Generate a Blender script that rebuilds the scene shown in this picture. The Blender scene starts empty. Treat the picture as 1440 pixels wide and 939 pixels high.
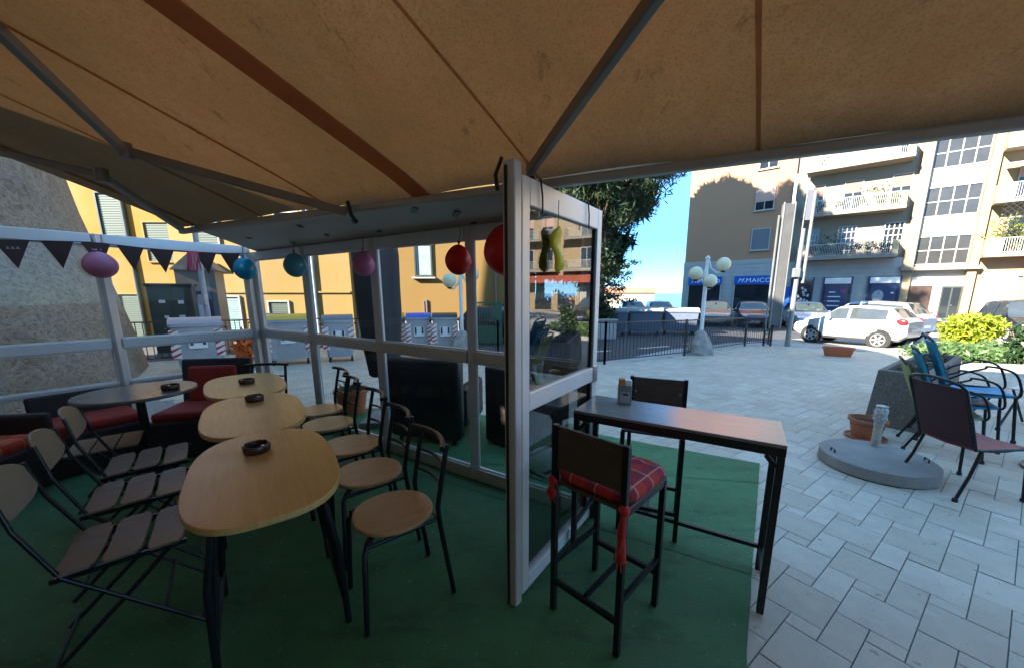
import bpy, bmesh, math, random
from mathutils import Vector, Matrix
random.seed(7)
S = bpy.context.scene; COL = S.collection
R = math.radians
# ---------------------------------------------------------------- camera
F, PX, PY, CH = 523., 735., 512., 1.5
PITCH = math.atan(100 / 523.)
cam = bpy.data.cameras.new('camera'); co = bpy.data.objects.new('camera', cam); COL.objects.link(co)
cam.sensor_fit = 'HORIZONTAL'; cam.sensor_width = 36; cam.lens = F / 1440 * 36
cam.shift_x = -(PX - 720) / 1440; cam.shift_y = (PY - 469.5) / 1440
cam.clip_start = .03; cam.clip_end = 60000
co.location = (0, 0, CH); co.rotation_euler = (R(90) - PITCH, 0, 0)
S.camera = co
def gz(Y): return -0.04 * min(10, max(0, Y - 4))
# ---------------------------------------------------------------- materials
MATS = {}
def nodes(name):
    m = bpy.data.materials.new(name); m.use_nodes = True
    nt = m.node_tree; b = nt.nodes['Principled BSDF']
    return m, nt, b
def N(nt, t, **k):
    n = nt.nodes.new(t)
    for a, v in k.items():
        if a in n.inputs.keys(): n.inputs[a].default_value = v
        else: setattr(n, a, v)
    return n
def mixc(nt, a, b, fac, blend='MIX'):
    n = nt.nodes.new('ShaderNodeMix'); n.data_type = 'RGBA'; n.blend_type = blend
    for i, x in ((6, a), (7, b), (0, fac)):
        if hasattr(x, 'is_linked') or isinstance(x, bpy.types.NodeSocket): nt.links.new(x, n.inputs[i])
        else: n.inputs[i].default_value = x if i == 0 else (*x, 1)
    return n.outputs[2]
def ramp(nt, sock, stops):
    r = nt.nodes.new('ShaderNodeValToRGB'); e = r.color_ramp.elements
    while len(e) < len(stops): e.new(.5)
    for i, (p, c) in enumerate(stops):
        e[i].position = p; e[i].color = (c, c, c, 1) if isinstance(c, (int, float)) else (*c, 1)
    nt.links.new(sock, r.inputs[0]); return r.outputs[0]
def coords(nt, kind='Object', scale=(1, 1, 1), rot=(0, 0, 0)):
    t = nt.nodes.new('ShaderNodeTexCoord'); m = nt.nodes.new('ShaderNodeMapping')
    m.inputs['Scale'].default_value = scale; m.inputs['Rotation'].default_value = rot
    nt.links.new(t.outputs[kind], m.inputs[0]); return m.outputs[0]
def noise(nt, vec, scale, detail=4, rough=.55):
    n = nt.nodes.new('ShaderNodeTexNoise'); n.inputs['Scale'].default_value = scale
    n.inputs['Detail'].default_value = detail; n.inputs['Roughness'].default_value = rough
    if vec is not None: nt.links.new(vec, n.inputs['Vector'])
    return n.outputs['Fac']
def bump(nt, b, h, strength, dist=.01):
    n = nt.nodes.new('ShaderNodeBump'); n.inputs['Strength'].default_value = strength; n.inputs['Distance'].default_value = dist
    nt.links.new(h, n.inputs['Height']); nt.links.new(n.outputs[0], b.inputs['Normal'])
def sc(c, k): return tuple(min(1, x * k) for x in c)
def mat(name, col, rough=.6, metal=0, var=.15, scale=6, bmp=0, bscale=80, coat=0, spec=.5, tint=None, stretch=(1, 1, 1), dirt=0):
    if name in MATS: return MATS[name]
    m, nt, b = nodes(name)
    v = coords(nt, 'Object', stretch)
    f = ramp(nt, noise(nt, v, scale, 6, .65), [(.3, 0), (.7, 1)])
    c = mixc(nt, sc(col, 1 - var), tint or sc(col, 1 + var), f)
    if dirt:
        d = ramp(nt, noise(nt, v, scale * .23, 8, .7), [(.45, 0), (.75, dirt)])
        c = mixc(nt, c, sc(col, .45), d)
    nt.links.new(c, b.inputs['Base Color'])
    b.inputs['Roughness'].default_value = rough; b.inputs['Metallic'].default_value = metal
    b.inputs['Specular IOR Level'].default_value = spec
    if coat: b.inputs['Coat Weight'].default_value = coat; b.inputs['Coat Roughness'].default_value = .05
    rr = nt.nodes.new('ShaderNodeMapRange'); nt.links.new(f, rr.inputs[0])
    rr.inputs[3].default_value = max(.02, rough * .85); rr.inputs[4].default_value = min(1, rough * 1.15)
    nt.links.new(rr.outputs[0], b.inputs['Roughness'])
    if bmp: bump(nt, b, noise(nt, v, bscale, 4), bmp)
    MATS[name] = m; return m
def mat_island(name, c0, c1, rough=.7, nscale=3, nvar=.2, bmp=0, bscale=60, trans=0, stain=0):
    m, nt, b = nodes(name)
    g = nt.nodes.new('ShaderNodeNewGeometry')
    c = mixc(nt, c0, c1, g.outputs['Random Per Island'])
    v = coords(nt)
    f = noise(nt, v, nscale, 5)
    c = mixc(nt, c, (1 - nvar * 2,) * 3, ramp(nt, f, [(.35, 1), (.65, 0)]), 'MULTIPLY')
    if stain:
        f2 = ramp(nt, noise(nt, v, .55, 8, .7), [(.42, 0), (.7, stain)])
        c = mixc(nt, c, sc(c0, .55), f2)
        c = mixc(nt, c, sc(c0, .35), ramp(nt, noise(nt, v, 23, 2, .4), [(.70, 0), (.735, .55)]))
        c = mixc(nt, c, sc(c0, .5), ramp(nt, noise(nt, v, 4.5, 10, .8), [(.52, 0), (.72, .5)]))
        c = mixc(nt, c, (.66, .63, .56), ramp(nt, noise(nt, v, 7, 6, .7), [(.60, 0), (.75, .35)]))
    nt.links.new(c, b.inputs['Base Color']); b.inputs['Roughness'].default_value = rough
    if bmp: bump(nt, b, noise(nt, v, bscale, 4), bmp, .004)
    if trans:
        t = nt.nodes.new('ShaderNodeBsdfTranslucent'); nt.links.new(c, t.inputs[0])
        mx = nt.nodes.new('ShaderNodeMixShader'); mx.inputs[0].default_value = trans
        o = nt.nodes['Material Output']
        nt.links.new(b.outputs[0], mx.inputs[1]); nt.links.new(t.outputs[0], mx.inputs[2]); nt.links.new(mx.outputs[0], o.inputs[0])
    MATS[name] = m; return m
def glass(name, tint, ior, rough=0.0):
    m, nt, b = nodes(name); nt.nodes.remove(b); o = nt.nodes['Material Output']
    t = N(nt, 'ShaderNodeBsdfTransparent'); t.inputs[0].default_value = (*tint, 1)
    g = N(nt, 'ShaderNodeBsdfGlossy'); g.inputs['Roughness'].default_value = rough
    f = N(nt, 'ShaderNodeFresnel'); gm = N(nt, 'ShaderNodeNewGeometry')
    ml = N(nt, 'ShaderNodeMapRange'); nt.links.new(gm.outputs['Backfacing'], ml.inputs[0]); ml.inputs[3].default_value = ior; ml.inputs[4].default_value = 1 / ior
    nt.links.new(ml.outputs[0], f.inputs['IOR'])
    mx = N(nt, 'ShaderNodeMixShader')
    nt.links.new(f.outputs[0], mx.inputs[0]); nt.links.new(t.outputs[0], mx.inputs[1]); nt.links.new(g.outputs[0], mx.inputs[2])
    nt.links.new(mx.outputs[0], o.inputs[0]); MATS[name] = m; return m

ALU = mat('aluminium', (.62, .61, .60), .42, .35, .06, 3, dirt=.25)
ALUW = mat('aluminium_pale', (.78, .76, .73), .4, .25, .06, 3, dirt=.2)
ARM = mat('arm_paint', (.27, .22, .18), .5, .3, .15, 5)
ARM_LIT = mat('arm_paint_sunlit', (.42, .40, .37), .45, .4, .1, 5)  # lighter copy of the arm paint, sunlight put into its colour
BLK = mat('black_metal', (.012, .012, .014), .32, .2, .2, 9)
DKMET = mat('dark_metal', (.03, .028, .03), .38, .4, .2, 9)
DKWOOD = mat('dark_board', (.085, .056, .045), .42, 0, .25, 5, stretch=(1, 1, 12))
DKPLAST = mat('dark_plastic', (.012, .011, .012), .5, 0, .2, 30, .3, 90)
WICK = mat('dark_weave', (.02, .014, .013), .6, 0, .3, 60, .8, 160)
GREYP = mat('grey_plastic', (.40, .41, .43), .5, 0, .12, 4, dirt=.4)
STEEL = mat('steel', (.5, .49, .48), .28, .9, .1, 8)
PEACH = mat('peach_plaster', (.42, .215, .118), .85, 0, .05, .6, .2, 30, dirt=.12)
CREAM = mat('cream_plaster', (.26, .225, .17), .85, 0, .05, .7, .2, 30, dirt=.2)
PIER = mat('pier_plaster', (.34, .245, .135), .85, 0, .06, .7, dirt=.15)
CHEEK = mat('cheek_plaster', (.33, .27, .17), .85, 0, .06, .7, dirt=.15)
WHITE = mat('white_paint', (.40, .375, .33), .6, 0, .04, 2, dirt=.12)
GREYST = mat('stone_cladding', (.40, .38, .35), .7, 0, .1, 1.5, dirt=.2)
RAILM = mat('rail_white', (.42, .42, .41), .5)
CGLASS = mat('car_glass', (.05, .058, .062), .05, 0, .25, 1.5, spec=.9)
DGLASS = mat('dark_glass', (.02, .024, .028), .06, 0, .1, 1, spec=.8)
MGLASS = mat('stair_glass', (.045, .045, .043), .15, 0, .15, 1, spec=.7)
SHUT = mat('pink_shutter', (.50, .30, .23), .7, 0, .08, 3, stretch=(1, 1, 20))
SHUTD = mat('brown_shutter', (.20, .13, .10), .7, 0, .1, 3, stretch=(1, 1, 20))
SHUTG = mat('grey_shutter', (.15, .15, .17), .7, 0, .1, 3, stretch=(1, 1, 20))
NAVY = mat('navy_panel', (.025, .05, .12), .25, 0, .1, 2)
BLUE = mat('blue_sign', (.01, .10, .42), .4, 0, .06, 2)
YEL1 = mat('yellow_plaster', (.32, .165, .016), .85, 0, .06, .6, .2, 25, dirt=.2)
YEL2 = mat('pale_yellow_plaster', (.32, .20, .055), .85, 0, .06, .5, .2, 25, dirt=.2)
YEL3 = mat('ochre_plaster', (.225, .128, .030), .85, 0, .05, .5, .2, 25, dirt=.15)
WALLG = mat('wall_grey', (.36, .34, .31), .85, 0, .1, 1, dirt=.4)
GREENP = mat('green_paint', (.035, .11, .06), .5, 0, .15, 5)
GREENC = mat('green_cabinet', (.04, .055, .045), .5, 0, .2, 3, dirt=.3)
LOUV = mat('green_louvre', (.10, .13, .10), .6, 0, .15, 3, stretch=(1, 1, 18))
CONC = mat('concrete', (.30, .275, .245), .85, 0, .2, 7, .5, 60, dirt=.5)
PEBB = mat('pebble_concrete', (.19, .155, .125), .85, 0, .55, 55, 1.0, 70, dirt=.35)
TERRA = mat('terracotta', (.42, .14, .065), .7, 0, .14, 5, dirt=.3)
SOIL = mat('soil', (.045, .032, .022), .95, 0, .5, 30, 1, 40)
ASPH = mat('asphalt', (.060, .061, .066), .85, 0, .25, 2.2, .5, 120, dirt=.35)
KERB = mat('kerbstone', (.40, .39, .36), .8, 0, .12, 3, .3, 50, dirt=.25)
SIDEW = mat('pale_concrete', (.38, .355, .32), .85, 0, .12, 1.2, .3, 60, dirt=.3)
LINE = mat('road_paint', (.7, .7, .68), .7, 0, .12, 14, dirt=.4)
WHITEP = mat('white_plastic', (.75, .74, .71), .4, 0, .05, 4)
GLOBE = mat('opal_globe', (.76, .68, .44), .25, 0, .04, 3)
TYRE = mat('rubber', (.014, .014, .014), .8, 0, .2, 20)
RIM = mat('alloy_rim', (.5, .5, .5), .3, .7, .1, 5)
ROCK = mat('rough_rock', (.34, .31, .27), .9, 0, .35, 9, 1, 22, dirt=.4)
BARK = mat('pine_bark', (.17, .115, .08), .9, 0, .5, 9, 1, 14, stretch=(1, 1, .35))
TRUNK2 = mat('lit_bark', (.27, .21, .16), .9, 0, .45, 9, 1, 14, stretch=(1, 1, .3))  # pine bark again, lightened so the sun on it is in the colour
GREENC2 = mat('lime_cushion', (.22, .48, .03), .8, 0, .1, 6)
ASHC = mat('brown_enamel', (.075, .045, .035), .25, .3, .2, 9)
SLING_B = mat('blue_sling', (.02, .26, .45), .6, 0, .12, 5, .3, 200)
SLING_D = mat('dark_blue_sling', (.015, .26, .38), .65, 0, .12, 5, .3, 200)
SLING_O = mat('olive_sling', (.30, .34, .10), .7, 0, .12, 5, .3, 200)
SLING_G = mat('sage_sling', (.27, .36, .25), .7, 0, .12, 5, .3, 200)
SLING_R = mat('burgundy_sling', (.045, .010, .016), .6, 0, .15, 5, .3, 200)
SEAT_R = mat('red_vinyl', (.22, .014, .018), .45, 0, .15, 4)
REDC = mat('red_cushion', (.30, .022, .012), .8, 0, .25, 7, .4, 120)
TEXTD = mat('dark_print', (.02, .02, .02), .6)
ORANGE = mat('orange_mesh', (.85, .22, .04), .7, 0, .2, 12)
SHADE = mat('sun_shade_foil', (.55, .40, .20), .35, .3, .15, 5)
LEAFA = mat_island('pine_needles', (.018, .042, .016), (.05, .085, .03), .6, .8, .15, trans=.25)
LEAFB = mat_island('yellow_green_leaves', (.22, .30, .02), (.40, .42, .03), .5, 3, .12, trans=.35)
LEAFC = mat_island('cover_leaves', (.05, .12, .03), (.16, .24, .08), .5, 2, .15, trans=.3)
LEAFD = mat_island('ivy_leaves', (.015, .045, .012), (.04, .09, .025), .5, 2, .15, trans=.2)
LEAFE = mat_island('balcony_leaves', (.05, .08, .04), (.14, .17, .09), .6, 2, .1, trans=.2)
DRYL = mat_island('dry_stems', (.10, .075, .045), (.22, .17, .10), .8, 5, .1)
PAVE = mat_island('paver_stone', (.51, .435, .33), (.63, .55, .435), .62, 9, .06, .35, 140, stain=.35)
JOINT = mat('joint_sand', (.25, .23, .205), .95, 0, .3, 20)
GLASSW = glass('window_glass', (.95, .955, .95), 1.28)
GLASSD = glass('tinted_glass', (.66, .68, .69), 2.1)

def mk_floor():
    m, nt, b = nodes('green_carpet'); v = coords(nt)
    f = noise(nt, v, 1.1, 8, .7); f2 = noise(nt, v, 140, 3)
    c = mixc(nt, (.038, .135, .048), (.075, .205, .08), ramp(nt, f, [(.35, 0), (.7, 1)]))
    c = mixc(nt, c, (.075, .095, .055), ramp(nt, noise(nt, v, 4, 10, .82), [(.50, 0), (.70, .75)]))
    c = mixc(nt, c, (.010, .03, .014), ramp(nt, noise(nt, coords(nt, 'Object', (1, 3, 1), (0, 0, .6)), 2.2, 8, .75), [(.52, 0), (.72, .65)]))
    c = mixc(nt, c, (.3, .3, .26), ramp(nt, noise(nt, v, 48, 2, .5), [(.70, 0), (.74, .6)]))
    nt.links.new(c, b.inputs['Base Color']); b.inputs['Roughness'].default_value = .72; b.inputs['Specular IOR Level'].default_value = .4
    bump(nt, b, f2, .8, .004); return m
FLOORM = mk_floor()
def mk_fabric():
    m, nt, b = nodes('awning_cloth'); v = coords(nt); o = nt.nodes['Material Output']
    big = ramp(nt, noise(nt, v, .9, 8, .62), [(.3, 0), (.72, 1)])
    fine = noise(nt, v, 130, 3); med = noise(nt, v, 26, 6, .75)
    c = mixc(nt, (.165, .108, .066), (.27, .182, .115), big)
    vr = coords(nt, 'Object', (7, .55, 1), (0, 0, R(34)))
    c = mixc(nt, c, (.17, .11, .065), ramp(nt, noise(nt, vr, 1.0, 8, .7), [(.46, 0), (.75, .65)]))
    c = mixc(nt, c, (.17, .10, .055), ramp(nt, med, [(.46, 0), (.68, .6)]))
    c = mixc(nt, c, (.22, .13, .07), ramp(nt, noise(nt, coords(nt), 5.5, 9, .75), [(.48, 0), (.66, .6)]))
    c = mixc(nt, c, (.12, .08, .05), ramp(nt, fine, [(.48, 0), (.66, .6)]))
    sp = nt.nodes.new('ShaderNodeTexNoise'); sp.inputs['Scale'].default_value = 5.5; sp.inputs['Detail'].default_value = 10; sp.inputs['Roughness'].default_value = .72
    nt.links.new(coords(nt, 'Object', (1.6, .7, 1), (0, 0, R(34))), sp.inputs['Vector'])
    c = mixc(nt, c, (.07, .04, .022), ramp(nt, sp.outputs[0], [(.60, 0), (.67, .6)]))
    dt = nt.nodes.new('ShaderNodeVectorMath'); dt.operation = 'DOT_PRODUCT'; dt.inputs[1].default_value = (.413, .911, 0); nt.links.new(coords(nt), dt.inputs[0])
    ad = nt.nodes.new('ShaderNodeMath'); ad.operation = 'MULTIPLY_ADD'; nt.links.new(noise(nt, coords(nt), 2.5, 6, .7), ad.inputs[0]); ad.inputs[1].default_value = .5; nt.links.new(dt.outputs['Value'], ad.inputs[2])
    c = mixc(nt, c, (.16, .10, .06), ramp(nt, ad.outputs[0], [(.0, 0), (.74, 0), (1.0, .7)])) if False else c
    nt.links.new(c, b.inputs['Base Color']); b.inputs['Roughness'].default_value = .9
    bump(nt, b, fine, .6, .004)
    t = N(nt, 'ShaderNodeBsdfTranslucent'); nt.links.new(mixc(nt, c, (.95, .72, .44), 1.0, 'MULTIPLY'), t.inputs[0])
    mx = N(nt, 'ShaderNodeMixShader'); mx.inputs[0].default_value = .25
    nt.links.new(b.outputs[0], mx.inputs[1]); nt.links.new(t.outputs[0], mx.inputs[2]); nt.links.new(mx.outputs[0], o.inputs[0])
    return m
FABRIC = mk_fabric()
def mk_wood(name, c0, c1, rough=.32):
    m, nt, b = nodes(name)
    v = coords(nt, 'Object', (14, 1.2, 1))
    f = noise(nt, v, 3.2, 8, .7); v2 = coords(nt)
    c = mixc(nt, c0, c1, ramp(nt, f, [(.3, 0), (.7, 1)]))
    sm = noise(nt, v2, 5, 6, .7)
    c = mixc(nt, c, sc(c0, .7), ramp(nt, sm, [(.55, 0), (.8, .35)]))
    nt.links.new(c, b.inputs['Base Color'])
    rg = nt.nodes.new('ShaderNodeMapRange'); nt.links.new(sm, rg.inputs[0]); rg.inputs[3].default_value = rough * .8; rg.inputs[4].default_value = rough * 1.5
    nt.links.new(rg.outputs[0], b.inputs['Roughness']); return m
BEECH = mk_wood('beech_laminate', (.55, .31, .09), (.66, .42, .15))
SLAT = mk_wood('slat_wood', (.18, .125, .08), (.28, .20, .135), .4)
SEATW = mk_wood('seat_wood', (.48, .25, .09), (.58, .33, .14))
BACKP = mat('olive_back', (.22, .215, .17), .45, 0, .1, 8)
BARTOP = mat('bar_laminate', (.27, .25, .235), .22, 0, .15, 6, stretch=(8, 1, 1), spec=.9)
GREYTOP = mat('grey_laminate', (.13, .12, .11), .3, 0, .2, 6)
def mk_tartan(name, base, d, light, k=1.):
    m, nt, b = nodes(name); t = nt.nodes.new('ShaderNodeTexCoord'); sp = nt.nodes.new('ShaderNodeSeparateXYZ')
    nt.links.new(t.outputs['Object'], sp.inputs[0]); cur = base
    def band(axis, freq, ph, lo):
        a = nt.nodes.new('ShaderNodeMath'); a.operation = 'MULTIPLY_ADD'; nt.links.new(sp.outputs[axis], a.inputs[0]); a.inputs[1].default_value = freq; a.inputs[2].default_value = ph
        f = nt.nodes.new('ShaderNodeMath'); f.operation = 'FRACT'; nt.links.new(a.outputs[0], f.inputs[0])
        g = nt.nodes.new('ShaderNodeMath'); g.operation = 'LESS_THAN'; nt.links.new(f.outputs[0], g.inputs[0]); g.inputs[1].default_value = lo
        h = nt.nodes.new('ShaderNodeMath'); h.operation = 'MULTIPLY'; nt.links.new(g.outputs[0], h.inputs[0]); h.inputs[1].default_value = .6
        return h.outputs[0]
    c = mixc(nt, base, d, band(0, 8 * k, .1, .42)); c = mixc(nt, c, d, band(1, 8 * k, .3, .42))
    c = mixc(nt, c, light, band(0, 8 * k, .75, .06)); c = mixc(nt, c, light, band(1, 8 * k, .85, .06))
    nt.links.new(c, b.inputs['Base Color']); b.inputs['Roughness'].default_value = .85
    bump(nt, b, noise(nt, t.outputs['Object'], 300, 2), .4, .003); return m
TARTAN = mk_tartan('red_tartan', (.55, .035, .025), (.20, .018, .04), (.70, .42, .33))
TARTO = mk_tartan('orange_tartan', (.62, .12, .03), (.40, .02, .015), (.65, .30, .08), .8)
def mk_stone():
    m, nt, b = nodes('rubble_masonry'); v = coords(nt, 'Object', (1, 1, 1.5)); vn = nt.nodes.new('ShaderNodeTexNoise'); vn.inputs['Scale'].default_value = 3.5; vn.inputs['Detail'].default_value = 5; nt.links.new(v, vn.inputs['Vector']); vd = mixc(nt, (0, 0, 0), vn.outputs['Color'], .35); nt.links.new(v, vd.node.inputs[6])
    vo = nt.nodes.new('ShaderNodeTexVoronoi'); vo.inputs['Scale'].default_value = 8; nt.links.new(vd, vo.inputs['Vector'])
    ve = nt.nodes.new('ShaderNodeTexVoronoi'); ve.feature = 'DISTANCE_TO_EDGE'; ve.inputs['Scale'].default_value = 8; nt.links.new(vd, ve.inputs['Vector'])
    n1 = noise(nt, v, .8, 8, .7); n2 = noise(nt, v, 14, 8, .75)
    c = mixc(nt, (.22, .155, .09), (.52, .41, .27), vo.outputs['Color'])
    c = mixc(nt, (.36, .31, .24), c, ramp(nt, n1, [(.38, .15), (.62, .85)]))
    c = mixc(nt, c, (.13, .10, .075), ramp(nt, n2, [(.45, 0), (.64, .85)]))
    c = mixc(nt, (.42, .37, .29), c, ramp(nt, ve.outputs['Distance'], [(.0, .45), (.1, 1)]))
    c = mixc(nt, c, (.62, .56, .46), ramp(nt, noise(nt, v, 26, 6, .8), [(.60, 0), (.70, .7)]))
    c = mixc(nt, c, (.10, .085, .06), ramp(nt, noise(nt, v, .45, 6, .7), [(.5, 0), (.75, .6)]))
    nt.links.new(c, b.inputs['Base Color']); b.inputs['Roughness'].default_value = .92
    ad = nt.nodes.new('ShaderNodeMath'); ad.operation = 'ADD'; nt.links.new(n2, ad.inputs[0]); nt.links.new(ramp(nt, ve.outputs['Distance'], [(0, 0), (.2, .3)]), ad.inputs[1])
    bump(nt, b, ad.outputs[0], .9, .05); return m
STONE = mk_stone()
def paint(name, col, metal=.0):
    return mat(name, col, .3, metal, .04, 2, coat=.7)
def balloon_mat(name, col):
    m, nt, b = nodes(name); b.inputs['Roughness'].default_value = .25
    b.inputs['Base Color'].default_value = (*col, 1); b.inputs['Subsurface Weight'].default_value = .0
    t = N(nt, 'ShaderNodeBsdfTranslucent'); t.inputs[0].default_value = (*col, 1)
    c = mixc(nt, col, sc(col, .85), noise(nt, coords(nt), 14, 3)); nt.links.new(c, b.inputs['Base Color'])
    mx = N(nt, 'ShaderNodeMixShader'); mx.inputs[0].default_value = .25; o = nt.nodes['Material Output']
    nt.links.new(b.outputs[0], mx.inputs[1]); nt.links.new(t.outputs[0], mx.inputs[2]); nt.links.new(mx.outputs[0], o.inputs[0]); return m
# ---------------------------------------------------------------- mesh builder
class MB:
    def __init__(s): s.v = []; s.f = []; s.m = []
    def add(s, vs, fs, mi=0):
        o = len(s.v); s.v += [tuple(p) for p in vs]
        s.f += [tuple(i + o for i in f) for f in fs]; s.m += [mi] * len(fs); return s
    def box(s, c, d, rot=None, mi=0, taper=1.0):
        vs = []
        for sx in (-1, 1):
            for sy in (-1, 1):
                for sz in (-1, 1):
                    k = taper if sz > 0 else 1
                    p = Vector((sx * d[0] / 2 * k, sy * d[1] / 2 * k, sz * d[2] / 2))
                    if rot is not None: p = rot @ p
                    vs.append(p + Vector(c))
        return s.add(vs, [(0, 1, 3, 2), (4, 6, 7, 5), (0, 4, 5, 1), (2, 3, 7, 6), (0, 2, 6, 4), (1, 5, 7, 3)], mi)
    def bar(s, p0, p1, w, h, mi=0):
        p0 = Vector(p0); p1 = Vector(p1); d = p1 - p0; L = d.length; d.normalize()
        up = Vector((0, 0, 1)) if abs(d.z) < .95 else Vector((0, 1, 0))
        x = d.cross(up).normalized(); z = x.cross(d)
        M = Matrix((x, d, z)).transposed()
        return s.box((p0 + p1) / 2, (w, L, h), M, mi)
    def tube(s, pts, r, n=8, mi=0, closed=False, cap=True):
        pts = [Vector(p) for p in pts]; rings = []
        rr = r if isinstance(r, (list, tuple)) else [r] * len(pts)
        prev = None
        for i, p in enumerate(pts):
            a = pts[i - 1] if (i > 0 or closed) else p; b = pts[(i + 1) % len(pts)] if (i < len(pts) - 1 or closed) else p
            d = (b - a).normalized()
            if prev is None:
                up = Vector((0, 0, 1)) if abs(d.z) < .9 else Vector((1, 0, 0)); x = d.cross(up).normalized()
            else: x = (prev - d * prev.dot(d)).normalized()
            prev = x; y = d.cross(x)
            rings.append([p + (x * math.cos(2 * math.pi * k / n) + y * math.sin(2 * math.pi * k / n)) * rr[i] for k in range(n)])
        vs = [q for g in rings for q in g]; fs = []
        m = len(pts)
        for i in range(m if closed else m - 1):
            for k in range(n):
                a = i * n + k; b = i * n + (k + 1) % n; c = ((i + 1) % m) * n + (k + 1) % n; d = ((i + 1) % m) * n + k
                fs.append((a, b, c, d))
        if cap and not closed: fs += [tuple(range(n - 1, -1, -1)), tuple(range((m - 1) * n, m * n))]
        return s.add(vs, fs, mi)
    def lathe(s, prof, n=24, at=(0, 0, 0), mi=0, sx=1, sy=1):
        vs = [(at[0] + r * sx * math.cos(2 * math.pi * k / n), at[1] + r * sy * math.sin(2 * math.pi * k / n), at[2] + z) for r, z in prof for k in range(n)]
        fs = [(i * n + k, i * n + (k + 1) % n, (i + 1) * n + (k + 1) % n, (i + 1) * n + k) for i in range(len(prof) - 1) for k in range(n)]
        fs += [tuple(range(n - 1, -1, -1)), tuple(range((len(prof) - 1) * n, len(prof) * n))]
        return s.add(vs, fs, mi)
    def prism(s, out, z0, z1, mi=0, axis='z'):
        n = len(out)
        P = (lambda a, b, z: (a, b, z)) if axis == 'z' else (lambda a, b, z: (z, a, b)) if axis == 'x' else (lambda a, b, z: (a, z, b))
        vs = [P(a, b, z0) for a, b in out] + [P(a, b, z1) for a, b in out]
        fs = [tuple(range(n - 1, -1, -1)), tuple(range(n, 2 * n))] + [(k, (k + 1) % n, n + (k + 1) % n, n + k) for k in range(n)]
        return s.add(vs, fs, mi)
    def loft(s, rings, mi=0, cap=True, closed=True):
        n = len(rings[0]); vs = [p for g in rings for p in g]
        fs = [(i * n + k, i * n + (k + 1) % n, (i + 1) * n + (k + 1) % n, (i + 1) * n + k) for i in range(len(rings) - 1) for k in range(n if closed else n - 1)]
        if cap: fs += [tuple(range(n - 1, -1, -1)), tuple(range((len(rings) - 1) * n, len(rings) * n))]
        return s.add(vs, fs, mi)
    def ball(s, c, r, n=14, mi=0):
        rx, ry, rz = r if isinstance(r, (list, tuple)) else (r, r, r)
        prof = [(max(1e-4, math.sin(math.pi * i / n)), -math.cos(math.pi * i / n)) for i in range(n + 1)]
        vs = []; k2 = n + 6
        for a, z in prof:
            for k in range(k2): vs.append((c[0] + rx * a * math.cos(2 * math.pi * k / k2), c[1] + ry * a * math.sin(2 * math.pi * k / k2), c[2] + rz * z))
        fs = [(i * k2 + k, i * k2 + (k + 1) % k2, (i + 1) * k2 + (k + 1) % k2, (i + 1) * k2 + k) for i in range(n) for k in range(k2)]
        return s.add(vs, fs, mi)
    def leaves(s, c, r, n, size, shell=.35, mi=0, asp=1.6, flat=0):
        for _ in range(n):
            while 1:
                d = Vector((random.uniform(-1, 1), random.uniform(-1, 1), random.uniform(-1, 1)))
                if .05 < d.length < 1: break
            d *= (shell + (1 - shell) * random.random()) ** .5 / max(.3, d.length ** .5)
            p = Vector((c[0] + d.x * r[0], c[1] + d.y * r[1], c[2] + d.z * r[2]))
            a = Vector((random.gauss(0, 1), random.gauss(0, 1), random.gauss(0, 1) * (1 - flat))).normalized()
            b = a.cross(Vector((random.gauss(0, 1), random.gauss(0, 1), random.gauss(0, 1)))).normalized()
            q = size * random.uniform(.6, 1.35)
            s.add([p - a * q * asp, p - b * q * .5, p + a * q * asp, p + b * q * .5], [(0, 1, 2, 3)], mi)
        return s
    def build(s, name, mats, parent=None, smooth=0, bevel=0, sub=0, loc=None):
        me = bpy.data.meshes.new(name); me.from_pydata(s.v, [], s.f)
        for m in (mats if isinstance(mats, (list, tuple)) else [mats]): me.materials.append(m)
        if any(s.m): me.polygons.foreach_set('material_index', s.m)
        o = bpy.data.objects.new(name, me); COL.objects.link(o)
        if parent: o.parent = parent
        if loc: o.location = loc
        if smooth:
            me.polygons.foreach_set('use_smooth', [True] * len(me.polygons))
            me.set_sharp_from_angle(angle=R(smooth))
        if bevel:
            b = o.modifiers.new('bevel', 'BEVEL'); b.width = bevel; b.segments = 2; b.limit_method = 'ANGLE'; b.angle_limit = R(40)
        if sub:
            b = o.modifiers.new('sub', 'SUBSURF'); b.levels = sub; b.render_levels = sub
        return o
def tag(o, label=None, cat=None, group=None, kind=None):
    if label: o['label'] = label
    if cat: o['category'] = cat
    if group: o['group'] = group
    if kind: o['kind'] = kind
    return o
def thing(name, label, cat, loc=(0, 0, 0), yaw=0, group=None):
    o = bpy.data.objects.new(name, None); COL.objects.link(o); o.empty_display_size = .1
    o.location = loc; o.rotation_euler = (0, 0, -R(yaw)); return tag(o, label, cat, group)
def dup(root, loc=None, yaw=None, label=None):
    def cp(o, par):
        c = o.copy(); COL.objects.link(c)
        if par: c.parent = par
        for ch in list(o.children): cp(ch, c)
        return c
    r = cp(root, None)
    if loc is not None: r.location = loc
    if yaw is not None: r.rotation_euler = (0, 0, -R(yaw))
    if label: r['label'] = label
    return r
def yawR(y): return Matrix.Rotation(-R(y), 3, 'Z')
def curve(pts, m=5):
    P = [Vector(p) for p in pts]; P = [P[0]] + P + [P[-1]]; o = []
    for i in range(1, len(P) - 2):
        for k in range(m):
            t = k / m; a, b, c, d = P[i - 1:i + 3]
            o.append(.5 * (2 * b + (c - a) * t + (2 * a - 5 * b + 4 * c - d) * t * t + (3 * b - a - 3 * c + d) * t ** 3))
    return o + [P[-1]]
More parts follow.
